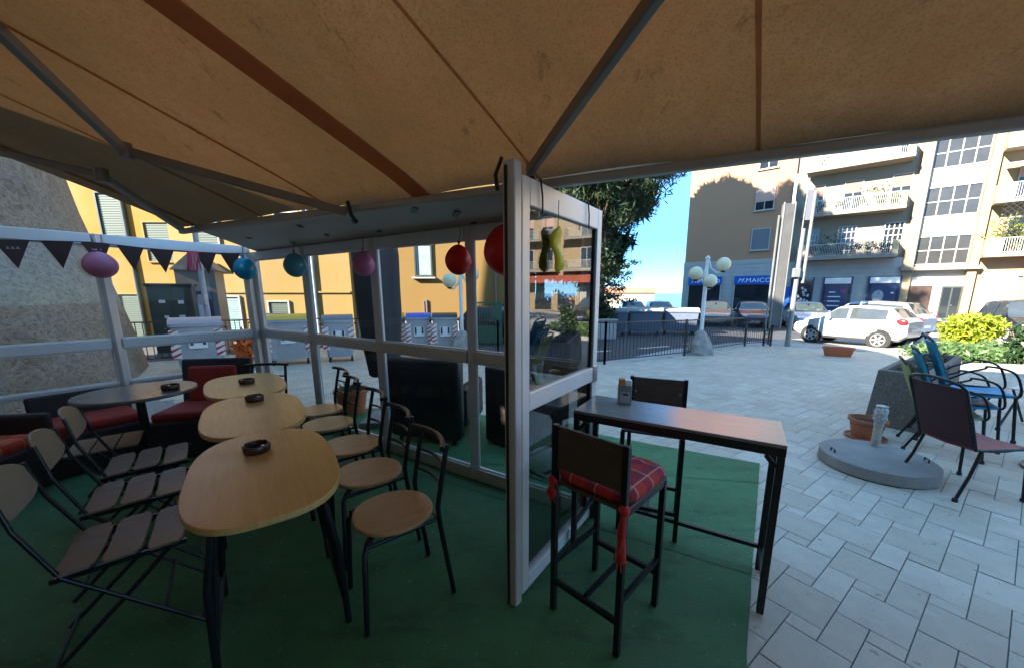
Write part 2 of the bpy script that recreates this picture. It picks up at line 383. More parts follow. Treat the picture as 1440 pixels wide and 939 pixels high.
def arc(p0, p1, bow, n=8):
    p0 = Vector(p0); p1 = Vector(p1); bow = Vector(bow)
    return [p0.lerp(p1, i / n) + bow * (4 * (i / n) * (1 - i / n)) for i in range(n + 1)]
def superell(a, b, e, n=40):
    o = []
    for k in range(n):
        t = 2 * math.pi * k / n; c, s_ = math.cos(t), math.sin(t)
        o.append((a * math.copysign(abs(c) ** (2 / e), c), b * math.copysign(abs(s_) ** (2 / e), s_)))
    return o
# ---------------------------------------------------------------- ground
def sheet(name, poly, dz, m, kind='structure', follow=True, thick=0):
    bm = bmesh.new(); f = bm.faces.new([bm.verts.new((x, y, 0)) for x, y in poly])
    for Y in (4, 14):
        g = bm.verts[:] + bm.edges[:] + bm.faces[:]
        bmesh.ops.bisect_plane(bm, geom=g, plane_co=(0, Y, 0), plane_no=(0, 1, 0))
    for v in bm.verts: v.co.z = gz(v.co.y) + dz
    if thick:
        ex = bmesh.ops.extrude_face_region(bm, geom=bm.faces[:])
        for v in [e for e in ex['geom'] if isinstance(e, bmesh.types.BMVert)]: v.co.z -= thick
    bmesh.ops.recalc_face_normals(bm, faces=bm.faces[:])
    if not thick:
        for f in bm.faces:
            if f.normal.z < 0: f.normal_flip()
    me = bpy.data.meshes.new(name); bm.to_mesh(me); bm.free(); me.materials.append(m)
    o = bpy.data.objects.new(name, me); COL.objects.link(o); o['kind'] = kind; return o
sheet('road', [(-70, -40), (90, -40), (90, 46), (-70, 46)], -.09, ASPH)
FENCE = [(-11, 7.6), (-8.8, 9.5), (-7.7, 12.4), (-2.6, 12.1), (-.66, 9.9), (1.98, 8.86), (4.62, 10.51), (8.05, 13.38), (9.25, 13.92)]
PIAZZA = FENCE + [(9.6, 12.9), (12, 10.2), (13.5, 8.2), (18, 8), (24, 4), (24, -6), (-11, -6)]
sheet('paving_bed', PIAZZA, -.004, JOINT)
KO = [(-11, 7.9), (-8.95, 9.75), (-7.85, 12.65), (-2.5, 12.35), (-.58, 10.2), (1.95, 9.25), (3.2, 10.4), (5.0, 12.3), (8.0, 14.4), (9.4, 14.9), (10.5, 14.9), (12.2, 11.5)]
sheet('kerb', KO + [(12, 10.2), (9.6, 12.9)] + FENCE[::-1], .0, KERB, thick=.12)
sheet('pavement', [(9.3, 14.6), (9.6, 12.9), (12, 10.2), (13.5, 8.2), (18, 8), (24, 4), (40, 2), (40, 18), (20, 20), (16, 17), (10.2, 15.2)], .008, SIDEW)
def inside(x, y, P):
    r = False; j = len(P) - 1
    for i in range(len(P)):
        if (P[i][1] > y) != (P[j][1] > y) and x < (P[j][0] - P[i][0]) * (y - P[i][1]) / (P[j][1] - P[i][1]) + P[i][0]: r = not r
        j = i
    return r
def pavers():
    B = Vector((.589, -.808)); A = Vector((.808, .589)); w, h = .125, .0875; mb = MB(); g = .0024
    org = Vector((2.0, 1.74))
    for c in range(-110, 110):
        for j in range(-14, 16):
            r0 = -4 * c + 10 * (j + round(.4 * c))
            for (u0, v0, du, dv) in ((0, 0, 2, 3), (0, -3, 1, 3), (1, -1, 1, 1)):
                u = (c + u0) * w; v = (r0 + v0) * h
                cen = org + B * (u + du * w / 2) + A * (v + dv * h / 2)
                if not (-9.5 < cen.x < 15 and -1.2 < cen.y < 14): continue
                if cen.x < 0 and (cen.y < 3.2 or cen.y < 2.4 - .55 * cen.x): continue
                if cen.x < .55 and cen.y < 1.2: continue
                if cen.x - 1.37 * cen.y > 2.5: continue
                if not inside(cen.x, cen.y, PIAZZA): continue
                vs = []
                dz = random.uniform(-.0012, .0012)
                for a, b in ((g, g), (du * w - g, g), (du * w - g, dv * h - g), (g, dv * h - g)):
                    p = org + B * (u + a) + A * (v + b); vs.append((p.x, p.y, gz(p.y) + .001 + dz))
                mb.add(vs, [(0, 1, 2, 3)])
    o = mb.build('paving', PAVE); o['kind'] = 'structure'
pavers()
ce = [(2.12 - (2.12 - .95) * k / 26 + random.uniform(-.002, .002), 3.1 - (3.1 - 1.32) * k / 26 + random.uniform(-.003, .003)) for k in range(1, 26)]
ct = [(-1.25 + 3.37 * k / 22 + random.uniform(-.006, .006), 4.9 - 1.8 * k / 22 + random.uniform(-.008, .008)) for k in range(21, 0, -1)]
sheet('carpet', [(2.12, 3.1)] + ct + [(-1.25, 4.9), (-3.3, 4.7), (-6.4, .4), (-4, -5), (-1.6, -3), (.95, 1.32)] + ce[::-1], .009, FLOORM, thick=.008)
mb = MB()
for a, b in (((-2.9, 4.0), (1.25, 1.75)), ((-4.4, 2.3), (-.1, -.2)), ((-.4, 3.1), (1.9, 2.75))):
    d = Vector(b) - Vector(a); n = Vector((-d.y, d.x)).normalized() * .0025
    mb.add([(a[0] - n.x, a[1] - n.y, .0112), (b[0] - n.x, b[1] - n.y, .0112), (b[0] + n.x, b[1] + n.y, .0112), (a[0] + n.x, a[1] + n.y, .0112)], [(0, 1, 2, 3)])
mb.build('floor_seams', mat('seam_dark', (.008, .03, .016), .8))['kind'] = 'structure'
mb = MB()
for (x0, y0, x1, y1, w) in ((4.2, 13.3, 5.6, 14.1, .13), (6.4, 14.7, 7.8, 15.4, .13), (1.8, 12.0, 3.0, 12.6, .13)):
    d = Vector((x1 - x0, y1 - y0)).normalized(); n = Vector((-d.y, d.x)) * w / 2
    mb.add([(x0 - n.x, y0 - n.y, gz(y0) - .086), (x1 - n.x, y1 - n.y, gz(y1) - .086), (x1 + n.x, y1 + n.y, gz(y1) - .086), (x0 + n.x, y0 + n.y, gz(y0) - .086)], [(0, 1, 2, 3)])
mb.build('road_markings', LINE)['kind'] = 'structure'
# land falling to the sea
def land():
    mb = MB(); nx, prof = 60, [(45.9, -.55), (60, -6), (110, -16), (260, -30), (500, -38), (900, -30), (1400, -60), (2600, -95)]
    rings = []
    for y, z in prof:
        rings.append([(-400 - y * .6 + (1400 + 2.4 * y) * k / nx, y, z + (random.uniform(-1, 1) * min(14, y * .012) if y > 50 else 0)) for k in range(nx + 1)])
    mb.loft(rings, cap=False, closed=False)
    o = mb.build('hills', mat('far_scrub', (.10, .14, .07), .9, 0, .5, .05, dirt=.3), smooth=60); o['kind'] = 'structure'
land()
m, nt, b = nodes('sea_water'); b.inputs['Base Color'].default_value = (.11, .26, .40, 1); b.inputs['Roughness'].default_value = .35
bump(nt, b, noise(nt, coords(nt), .02, 4), .2, 1)
MB().add([(-40000, 1500, -90), (60000, 1500, -90), (60000, 55000, -90), (-40000, 55000, -90)], [(0, 1, 2, 3)]).build('sea', m)['kind'] = 'structure'
# far houses below the town
FH = mat('far_house_wall', (.5, .44, .36), .85); FR = mat('far_roof', (.42, .17, .09), .8, 0, .25, 2)
for i, (x, y, w, h, lab) in enumerate(((15.6, 62, 9, 4.6, 'low house with terracotta roof beyond the dumpsters, nearest to the sea view'), (24, 90, 14, 8.5, 'pale house partly behind the parked cars at the end of the road'), (19, 120, 9, 13, 'small far house just under the sea horizon'))):
    t = thing('far_house', lab, 'house', (x, y, -7 if i < 2 else -14), 20, 'houses down the slope')
    MB().box((0, 0, h / 2), (w, 6, h)).build('wall', FH, t)
    MB().prism([(-3.4, h), (3.4, h), (0, h + 1.3)], -w / 2 - .3, w / 2 + .3, axis='x').build('roof', FR, t)
mb = MB()
for k in range(46):
    x = random.uniform(8, 34); y = random.uniform(52, 130)
    mb.leaves((x * y / 60, y, -3.0 - (y - 50) * .05 + random.uniform(-1, .8)), (2.5, 2.5, 1.8), 60, .35)
tag(mb.build('far_wood', LEAFC), kind='stuff')

# ---------------------------------------------------------------- gazebo: glass walls
W0 = Vector((-.18, 2.7)); WD = Vector((-.848, .53))
def wp(t): p = W0 + WD * t; return (p.x, p.y)
def glass_wall(name, label, P, ends, rails, gl, top=2.03, first_low=True, pw=.07, zdrop=0):
    """P(t)->xy ; ends = post positions ; rails = list of (z, height)"""
    t = thing(name, label, 'glass wall', (*P(ends[0]), 0))
    ox, oy = P(ends[0])
    L = lambda tt, z: (P(tt)[0] - ox, P(tt)[1] - oy, z)
    for e in ends: MB().bar(L(e, .012), L(e, top), pw, pw).build('post', ALU, t, bevel=.006)
    for z, h in rails:
        for a, b in zip(ends[:-1], ends[1:]):
            s_ = math.copysign(pw / 2, b - a)
            MB().bar(L(a + s_, z), L(b - s_, z), pw * .86, h).build('rail', ALU, t, bevel=.005)
    for a, b in zip(ends[:-1], ends[1:]):
        s_ = math.copysign(pw / 2, b - a)
        for (z0, h0), (z1, h1) in zip(rails[:-1], rails[1:]):
            za, zb = z0 + h0 / 2, z1 - h1 / 2
            p = MB().bar(L(a + s_, (za + zb) / 2), L(b - s_, (za + zb) / 2), .006, zb - za).build('pane', gl, t)
            g = MB()
            for q0, q1 in (((a + s_, za), (b - s_, za)), ((a + s_, zb), (b - s_, zb)), ((a + s_, za), (a + s_, zb)), ((b - s_, za), (b - s_, zb))):
                g.bar(L(*q0), L(*q1), .022, .022)
            g.build('gasket', ALUW, p)
    return t
glass_wall('glass_wall', 'long aluminium framed glass wall under the sloping white panel, between two corner posts', wp, [3.56, 2.45, 1.33, .24, -.685], [(.06, .10), (1.02, .09), (1.925, .09)], GLASSW, 1.97)
C0 = Vector((-3.2, 4.58)); CD = Vector((-.588, -.809))
def cp_(t): p = C0 + CD * t; return (p.x, p.y)
glass_wall('glass_wall', 'grey framed glass wall at left hung with dark bunting', cp_, [.08, 1.24, 3.0, 4.6], [(.06, .10), (.63, .035), (1.02, .09), (1.98, .10)], GLASSW)
# glass door
D = Vector((-.02, 1.62)); Eo = Vector((.45, 2.32)); DL = (Eo - D).length; dy = math.degrees(math.atan2(Eo.x - D.x, Eo.y - D.y))
t = thing('glass_door', 'pale aluminium glass door standing open beside the bar table', 'door', (D.x, D.y, 0), dy)
top_z = 1.97
for y in (.03, DL - .03): MB().box((0, y, top_z / 2 + .01), (.045, .06, top_z - .02)).build('stile', ALUW, t, bevel=.005)
for z, h in ((.06, .08), (1.005, .09), (top_z - .055, .11)): MB().box((0, DL / 2, z), (.045, DL - .12, h)).build('rail', ALUW, t, bevel=.005)
for za, zb in ((.10, .96), (1.05, top_z - .11)):
    p = MB().box((0, DL / 2, (za + zb) / 2), (.006, DL - .12, zb - za)).build('pane', GLASSD, t)
    g = MB()
    for y in (.068, DL - .068): g.box((0, y, (za + zb) / 2), (.024, .012, zb - za))
    g.build('gasket', DKPLAST, p)
MB().box((.026, DL - .03, 1.005), (.012, .05, .10)).build('lock_plate', STEEL, t, bevel=.003)
for y in (.13, .62):
    MB().tube([(.03, y, top_z + .01), (.034, y + .01, top_z - .06), (.03, y + .02, top_z - .13)], .004, 6).build('cord', DKPLAST, t)
pt = thing('corner_post', 'slim grey upright carrying the awning bar at the edge of the open glass door', 'post', (D.x - .022, D.y - .034, 0), dy)
MB().box((0, 0, 1.0), (.06, .05, 2.02)).build('shaft', ALU, pt, bevel=.006)
MB().box((-.012, -.027, 1.0), (.012, .006, 1.98)).build('channel', DKPLAST, pt)
MB().tube([(-.05, 0, 2.03), (-.06, -.03, 1.96), (-.05, -.03, 1.9)], .008, 6).build('hook', DKPLAST, pt)
# ---------------------------------------------------------------- awning
B0 = Vector((-2.85, 3.33, 2.06)); B1 = Vector((1.6, 1.31, 2.06)); BV = (B1 - B0); BL = BV.length; BV.normalize()
AD = Vector((-math.sin(R(34)), -math.cos(R(34)), .37)); DEP = 4.4
aw = thing('awning', 'stained ochre cloth awning with folding arms over the tables', 'awning', (0, 0, 0))
def sag(u, v): return -.05 * math.sin(min(1, max(0, (u + .2) / 6.4)) * math.pi) * math.sin(v / DEP * math.pi) - .012 * math.sin(u * 7.1) * math.sin(v / DEP * math.pi) - .020 * math.exp(-v / .12)
def AP(u, v, off=0): p = B0 + BV * u + AD * v; return Vector((p.x, p.y, p.z + sag(u, v) - off))
mb = MB(); nu, nv = 72, 26; U0, U1 = -.12, 8.0
vs = [AP(U0 + (U1 - U0) * i / nu, DEP * j / nv, -.018 + .004 * math.sin(i * .9 + j * .35) + .003 * math.sin(i * .37 - j * .8)) for i in range(nu + 1) for j in range(nv + 1)]
fs = [(i * (nv + 1) + j, (i + 1) * (nv + 1) + j, (i + 1) * (nv + 1) + j + 1, i * (nv + 1) + j + 1) for i in range(nu) for j in range(nv)]
mb.add(vs, fs); cl = mb.build('cloth', FABRIC, aw, smooth=80)
def cloth_mat(name, c0, c1):
    m, nt, b = nodes(name); o = nt.nodes['Material Output']; c = mixc(nt, c0, c1, noise(nt, coords(nt), 9, 6, .7)); nt.links.new(c, b.inputs['Base Color']); b.inputs['Roughness'].default_value = .9
    t_ = N(nt, 'ShaderNodeBsdfTranslucent'); nt.links.new(c, t_.inputs[0]); mx = N(nt, 'ShaderNodeMixShader'); mx.inputs[0].default_value = .85
    nt.links.new(b.outputs[0], mx.inputs[1]); nt.links.new(t_.outputs[0], mx.inputs[2]); nt.links.new(mx.outputs[0], o.inputs[0]); return m
SEAM = cloth_mat('seam_tape', (.60, .40, .28), (.78, .55, .40)); SEAMD = cloth_mat('seam_thread', (.62, .42, .27), (.8, .58, .38))
for u, w, mm in ((.10, .05, SEAM), (1.0, .014, SEAMD), (1.72, .02, SEAMD), (2.42, .13, SEAM), (3.22, .010, SEAMD), (4.15, .016, SEAMD), (5.2, .02, SEAMD)):
    g = MB()
    for j in range(nv):
        a, b = DEP * j / nv, DEP * (j + 1) / nv
        g.add([AP(u, a, -.010), AP(u + w, a, -.010), AP(u + w, b, -.010), AP(u, b, -.010), AP(u, a, -.0155), AP(u + w, a, -.0155), AP(u + w, b, -.0155), AP(u, b, -.0155)], [(0, 1, 2, 3), (7, 6, 5, 4), (0, 4, 5, 1), (2, 6, 7, 3)])
    g.build('seam', mm, aw)
MB().bar(AP(U0, 0) + Vector((0, 0, -.02)), AP(U1, 0) + Vector((0, 0, .002)), .045, .042).build('front_bar', mat('bar_paint', (.45, .41, .36), .5, .3, .1, 5), aw, bevel=.01)
g = MB(); n = 60; rings = []
for i in range(n + 1):
    u = 2.95 + (U1 - 2.95) * i / n; p = B0 + BV * u; out = Vector((.43, .9, 0)).normalized() * .042
    dz = -.034 - .006 * math.sin(u * 6)
    rings.append([(p.x + out.x, p.y + out.y, p.z + .02), (p.x + out.x * 1.12, p.y + out.y * 1.12, p.z + .02), (p.x + out.x * 1.12, p.y + out.y * 1.12, p.z + dz), (p.x + out.x, p.y + out.y, p.z + dz)])
g.loft(rings); g.build('valance', mat('valance_cloth', (.42, .34, .25), .9, 0, .25, 4, dirt=.4), aw)
def arm(p0, p1, p2, mats, w=.05):
    a = MB().bar(p0, p1, w * .8, w).build('arm', mats[0], aw, bevel=.008)
    b = MB().bar(p1, p2, w * .8, w).build('arm', mats[1], aw, bevel=.008)
    g = MB(); g.tube([Vector(p1) + Vector((0, 0, -.04)), Vector(p1) + Vector((0, 0, .04))], .036, 12)
    g.build('elbow_joint', ARM, b, smooth=40)
arm((-1.75, 1.0, 2.66), (-2.2, 2.24, 2.27), (-1.13, 2.52, 2.005), (ARM_LIT, ARM))
arm((-3.9, 2.48, 2.50), (-2.69, 2.56, 2.235), (-2.85, 3.27, 2.02), (ARM, ARM_LIT), .045)
arm((.95, .0, 2.62), (.44, .95, 2.33), (.03, 1.90, 2.06), (ARM, ARM), .045)
g = MB()
for u in (1.95, 3.2):
    p = AP(u, 0)
    g.tube([p + Vector((-.02, -.05, .02)), p + Vector((0, -.06, -.06)), p + Vector((.02, -.03, -.10))], .012, 6)
g.build('bracket', DKPLAST, aw)
# sloping panel between awning bar and glass wall
rp = thing('roof_panel', 'flat dirty white roof panel with green tape pieces above the glass wall', 'panel', (0, 0, 0))
a0 = B0 + BV * .1; a1 = B0 + BV * 3.2; w1 = Vector(wp(-.3)) + Vector((.53, .848)) * .07; w0 = Vector(wp(3.56)) + Vector((.53, .848)) * .07
q = [Vector((a0.x, a0.y, 2.026)), Vector((a1.x, a1.y, 2.026)), Vector((*w1, 1.973)), Vector((*w0, 1.973))]
PANEL = mat('panel_white', (.58, .55, .51), .6, 0, .1, 2, dirt=.5)
MB().add([v for v in q] + [v + Vector((0, 0, .03)) for v in q], [(3, 2, 1, 0), (4, 5, 6, 7), (0, 1, 5, 4), (1, 2, 6, 5), (2, 3, 7, 6), (3, 0, 4, 7)]).build('board', PANEL, rp)
TAPE = mat('green_tape', (.02, .14, .08), .5, 0, .3, 20); g = [MB(), MB()]
for k, (u, v, gi) in enumerate(((.12, .4, 1), (.25, .75, 0), (.38, .25, 1), (.42, .62, 1), (.56, .3, 0), (.60, .7, 1), (.74, .2, 0), (.83, .45, 0), (.86, .8, 1), (.95, .6, 0))):
    p = q[0].lerp(q[1], u).lerp(q[3].lerp(q[2], u), v) - Vector((0, 0, .004))
    g[gi].box(p, (.035, .15 if gi == 0 else .08, .003), yawR(-20))
g[0].build('tape', TAPE, rp); g[1].build('clip', DKPLAST, rp)
# ---------------------------------------------------------------- bunting and balloons
CN = Vector((.809, -.588, 0))     # into the room
def lw(t, off, z): p = cp_(t); return Vector((p[0], p[1], z)) + CN * off
bu = thing('bunting', 'string of dark brown pennants along the left glass wall', 'bunting', (0, 0, 0))
PEN = mat('brown_felt', (.035, .016, .013), .8, 0, .25, 12); PENT = mat('pennant_print', (.30, .22, .18), .8)
def bz(t): return 1.955 - .035 * math.sin(max(0, min(1, t / 1.3)) * math.pi) - (.09 * (t - 1.2) / 1.3 if t > 1.2 else 0)
g = MB().tube([lw(.05 + .05 * i, .06, bz(.05 + .05 * i)) for i in range(62)], .004, 6); g.build('cord', PEN, bu)
for i, tt in enumerate([.15, .37, .72, .94, 1.16, 1.38, 1.62, 1.86, 2.12, 2.4, 2.7]):
    w = .185 if tt > .6 else .19; tw = random.uniform(-.02, .02)
    a, b = lw(tt, .06, bz(tt) + .004), lw(tt + w, .06, bz(tt + w) + .004); c = (a + b) / 2 + Vector((0, 0, -.23)) + CN * (.01 + tw)
    n = CN * .002
    pn = MB().add([a - n, b - n, c - n, a + n, b + n, c + n], [(0, 1, 2), (5, 4, 3), (0, 3, 4, 1), (1, 4, 5, 2), (2, 5, 3, 0)]).build('pennant', PEN, bu)
    if i in (4, 6, 8):
        m_ = (a + b) / 2 + Vector((0, 0, -.075)) + CN * .008; x = (b - a).normalized()
        gg = MB()
        for k in range(3): gg.add([m_ + x * (-.035 + .025 * k) + CN * .002, m_ + x * (-.012 + .025 * k) + CN * .002, m_ + x * (-.022 + .025 * k) + Vector((0, 0, .025)) + CN * .001], [(0, 1, 2)])
        gg.add([m_ - x * .04 + Vector((0, 0, -.012)) + CN * .003, m_ + x * .045 + Vector((0, 0, -.012)) + CN * .003, m_ + x * .04 + CN * .002, m_ - x * .035 + CN * .002], [(0, 1, 2, 3)])
        gg.build('print', PENT, pn)
g = MB()
for k in range(16):
    p = lw(.57 + random.uniform(-.05, .05), .07, 1.93); g.tube([p, p + Vector((random.uniform(-.02, .02), 0, -.09)), p + Vector((random.uniform(-.035, .035), random.uniform(-.02, .02), -.20))], .005, 4)
tag(g.build('tassel', mat('pink_ribbon', (.45, .05, .12), .7, 0, .3, 9)), 'pink crepe tassel hanging from the bunting string', 'tassel')
def balloon(c, r, col, label, tilt=0, long=1.12, string=.1):
    t = thing('balloon', label, 'balloon', c, 0, 'party balloons')
    m_ = balloon_mat('latex_' + label.split()[0] + str(round(c[0], 1)), col)
    prof = []
    for i in range(19):
        a = math.pi * i / 18; z = -math.cos(a) * long; rr = math.sin(a) * (1 - .13 * max(0, z))
        prof.append((max(.002, rr * r), z * r))
    prof[-1] = (.012, long * r)
    o = MB().lathe(prof, 26).build('skin', m_, t, smooth=60); o.rotation_euler = (R(tilt), R(tilt * .6), 0)
    g = MB().lathe([(.004, 0), (.014, .02), (.006, .024)], 10, (0, 0, long * r)); k = g.build('knot', m_, o)
    g = MB().tube([(0, 0, long * r + .02), (.01, 0, long * r + .02 + string / 2), (0, .01, long * r + .02 + string)], .002, 5); g.build('string', DKPLAST, o)
    return t
PINK = (.62, .20, .36)
balloon((-3.84, 3.49, 1.75), .118, (.60, .21, .33), 'dusty pink balloon over the dark pennants, before the grey post', 18, 1.0)
balloon((-3.16, 4.36, 1.77), .112, (.0, .30, .52), 'deep turquoise balloon at the end of the bunting, by the corner post', 12)
balloon((-2.27, 3.83, 1.77), .105, (.13, .40, .52), 'pale grey blue balloon hanging in the first front window from the corner', 6)
balloon((-1.35, 3.26, 1.74), .092, (.66, .22, .42), 'orchid pink balloon hanging before the closed dark parasol', 4)
balloon((-.45, 2.69, 1.725), .092, (.72, .02, .015), 'red balloon tied up by its tail in front of the ochre house', 8)
balloon((-.1, 2.42, 1.76), .145, (.75, .02, .015), 'largest red balloon, half hidden behind the open glass door', -8, 1.1)
t = thing('balloon', 'yellow lobed foil balloon hanging by the open glass door', 'balloon', (.165, 1.83, 1.70), 35, 'party balloons')
YB = balloon_mat('yellow_latex', (.98, .84, .05)); g = MB()
rings = []
for i in range(15):
    z = -.105 + .21 * i / 14; r = .044 * (1 - .9 * abs(i / 7 - 1) ** 6) * (.72 + .38 * abs(i / 7 - 1) ** 1.3); off = .012 * math.sin(i * .5)
    rings.append([(off + r * .5 * math.cos(2 * math.pi * k / 14), off * .5 + r * math.sin(2 * math.pi * k / 14), z) for k in range(14)])
g.loft(rings); g.build('skin', YB, t, smooth=60)
MB().tube([(0, 0, .1), (0, .005, .22)], .002, 5).build('string', DKPLAST, t)

# ---------------------------------------------------------------- furniture
def table(loc, yaw, label):
    t = thing('cafe_table', label, 'table', loc, yaw, 'oval beech tables in a row')
    o = MB().prism(superell(.275, .495, 2.9, 48), .722, .748).build('tabletop', BEECH, t, smooth=40, bevel=.004)
    for s_ in (-1, 1):
        for e in (-1, 1):
            x, y = s_ * .235, e * .26
            MB().tube([(x * .72, y * .94, .722), (x * .95, y, .40), (x, y * 1.02, .012)], .0145, 10).build('leg', BLK, t, smooth=50)
            MB().tube([(x * .72, y * .78, .722), (x * .86, y * .84, .40), (x * .97, y * .96, .14)], .011, 8).build('leg_brace', BLK, t, smooth=50)
        x = s_ * .232
        g = MB().tube([(x, -.255, .13), (x, .255, .13)], .010, 8); g.tube([(x * .95, -.25, .165), (x * .95, .25, .165)], .007, 8); g.build('stretcher', BLK, t, smooth=50)
    MB().bar((0, -.33, .708), (0, .33, .708), .30, .022).build('underframe', BLK, t)
    return t
table((-1.15, 1.545, 0), -36, 'oval beech topped table nearest the camera, with splayed black legs')
table((-1.745, 2.32, 0), -37, 'oval beech topped table in the middle of the row of three')
table((-2.345, 3.06, 0), -40, 'oval beech topped table at the far end of the row, before the red armchair')
def ashtray(loc, label):
    t = thing('ashtray', label, 'ashtray', loc, random.uniform(0, 90), 'brown ashtrays')
    prof = [(.030, .0), (.052, .0), (.056, .006), (.057, .036), (.054, .040), (.048, .038), (.043, .012), (.02, .009)]
    MB().lathe(prof, 28).build('bowl', ASHC, t, smooth=40)
    g = MB()
    for k in range(3): a = 2 * math.pi * k / 3; g = MB(); g.bar((.047 * math.cos(a), .047 * math.sin(a), .0405), (.058 * math.cos(a), .058 * math.sin(a), .0405), .012, .006).build('rest', STEEL, t)
ashtray((-1.285, 1.69, .749), 'brown ashtray on the nearest oval table')
ashtray((-1.905, 2.55, .749), 'brown ashtray on the middle oval table')
ashtray((-2.34, 3.07, .749), 'brown ashtray on the farthest oval table')
ashtray((-2.80, 2.87, .751), 'brown ashtray on the round grey table')
# black round seated chairs
def bchair(loc, yaw, label):
    t = thing('cafe_chair', label, 'chair', loc, yaw, 'black metal chairs with round wooden seats')
    MB().prism(superell(.185, .185, 2.15, 40), .448, .468).build('seat', SEATW, t, smooth=40, bevel=.005)
    for s_ in (-1, 1):
        x = s_ * .155
        MB().tube([(x * .45, .10, .438), (x * .9, .155, .432), (x * 1.04, .175, .40), (x * 1.08, .195, .012)], .0125, 10).build('leg', BLK, t, smooth=50)
        MB().tube([(x * 1.08, -.225, .012), (x * 1.02, -.17, .42), (x, -.165, .50), (x * 1.0, -.195, .66), (x * .98, -.225, .80)], .0125, 10).build('leg', BLK, t, smooth=50)
    MB().tube(arc((-.19, -.185, .80), (.19, -.185, .80), (0, -.055, 0), 12), .0135, 10).build('top_rail', BLK, t, smooth=50)
    for z, y in ((.68, -.197), (.575, -.178)): MB().tube(arc((-.155, y, z), (.155, y, z), (0, -.04, 0), 10), .008, 8).build('back_rail', BLK, t, smooth=50)
    g = MB().tube([(-.165, .17, .43), (-.15, -.165, .435), (.15, -.165, .435), (.165, .17, .43)], .010, 8); g.build('seat_frame', BLK, t, smooth=50)
    return t
c1 = bchair((-.63, 1.645, 0), -126, 'black chair with round wooden seat nearest the camera')
for loc, y, lab in (((-.915, 2.05, 0), -127, 'second round seated black chair from the camera, seat touching the near oval table'),
                    ((-1.21, 2.45, 0), -127, 'middle one of the five round seated black chairs beside the oval tables'),
                    ((-1.58, 2.88, 0), -128, 'fourth round seated black chair, in front of the terracotta plant pot'),
                    ((-1.84, 3.24, 0), -130, 'farthest of the five round seated black chairs along the tables'),
                    ((-2.52, 3.45, 0), 172, 'black chair at the head of the table row, its back toward the corner post')):
    dup(c1, loc, y, lab)
# folding chairs
def fchair(loc, yaw, label):
    t = thing('folding_chair', label, 'chair', loc, yaw, 'folding chairs with slatted seats')
    for k, y in enumerate((-.13, 0, .13)):
        rings = []
        for i in range(9):
            x = -.185 + .37 * i / 8; z = .448 - .012 * (1 - (x / .185) ** 2) - abs(y) * .03; e = .0 if abs(x) < .17 else -.012
            rings.append([(x, y - .058 - e, z), (x, y + .058 + e, z + .004), (x, y + .058 + e, z + .016), (x, y - .058 - e, z + .012)])
        MB().loft(rings).build('slat', SLAT, t, smooth=50, bevel=.003)
    o = superell(.16, .092, 2.5, 28); rings = []
    for i in range(2):
        rings.append([(a, -.255 - (b) * .22 - .03 * (1 - (a / .165) ** 2) - i * .010, .76 + b) for a, b in o])
    MB().loft(rings).build('backrest', BACKP, t, smooth=40, bevel=.003)
    for s_ in (-1, 1):
        x = s_ * .178
        MB().tube([(s_ * .15, -.275, .82), (s_ * .16, -.245, .66), (x, -.16, .44), (x * 1.05, .23, .015)], .0085, 8).build('leg', BLK, t, smooth=50)
        MB().tube([(x * .9, .15, .435), (x * .9, .0, .28), (x * .92, -.27, .015)], .010, 8).build('leg', BLK, t, smooth=50)
        MB().bar((x * .96, -.19, .432), (x * .96, .20, .44), .012, .02).build('seat_rail', BLK, t)
    for y, z in ((.21, .05), (-.24, .05), (.10, .17)): MB().tube([(-.18, y, z), (.18, y, z)], .008, 8).build('crossbar', DKMET, t, smooth=50)
    return t
f1 = fchair((-1.735, 1.47, 0), 52, 'slatted folding chair nearest the camera, its back cut by the left edge')
dup(f1, (-2.10, 1.875, 0), 50, 'second slatted folding chair from the camera, in the middle of its row')
dup(f1, (-2.42, 2.25, 0), 50, 'third slatted folding chair, in front of the round grey table')
st = thing('folding_stool', 'low slatted wooden stool tucked under the round grey table', 'stool', (-3.0, 2.53, 0), 50)
for y in (-.12, 0, .12): MB().box((0, y, .44), (.36, .112, .014)).build('slat', SLAT, st, bevel=.004)
for s_ in (-1, 1):
    MB().tube([(s_ * .15, -.16, .43), (s_ * .16, .17, .015)], .010, 8).build('leg', BLK, st)
    MB().tube([(s_ * .13, .16, .43), (s_ * .14, -.17, .015)], .010, 8).build('leg', BLK, st)
# round grey table
t = thing('round_table', 'round dark grey pedestal table with an ashtray at the left glass wall', 'table', (-3.02, 2.83, 0))
MB().lathe([(.33, .722), (.352, .724), (.358, .735), (.352, .748), (.01, .75)], 48).build('tabletop', GREYTOP, t, smooth=40)
MB().lathe([(.03, .03), (.028, .70), (.10, .722)], 16).build('column', BLK, t, smooth=50)
MB().lathe([(.2, .012), (.2, .022), (.05, .045), (.03, .06)], 28).build('base', BLK, t, smooth=50)
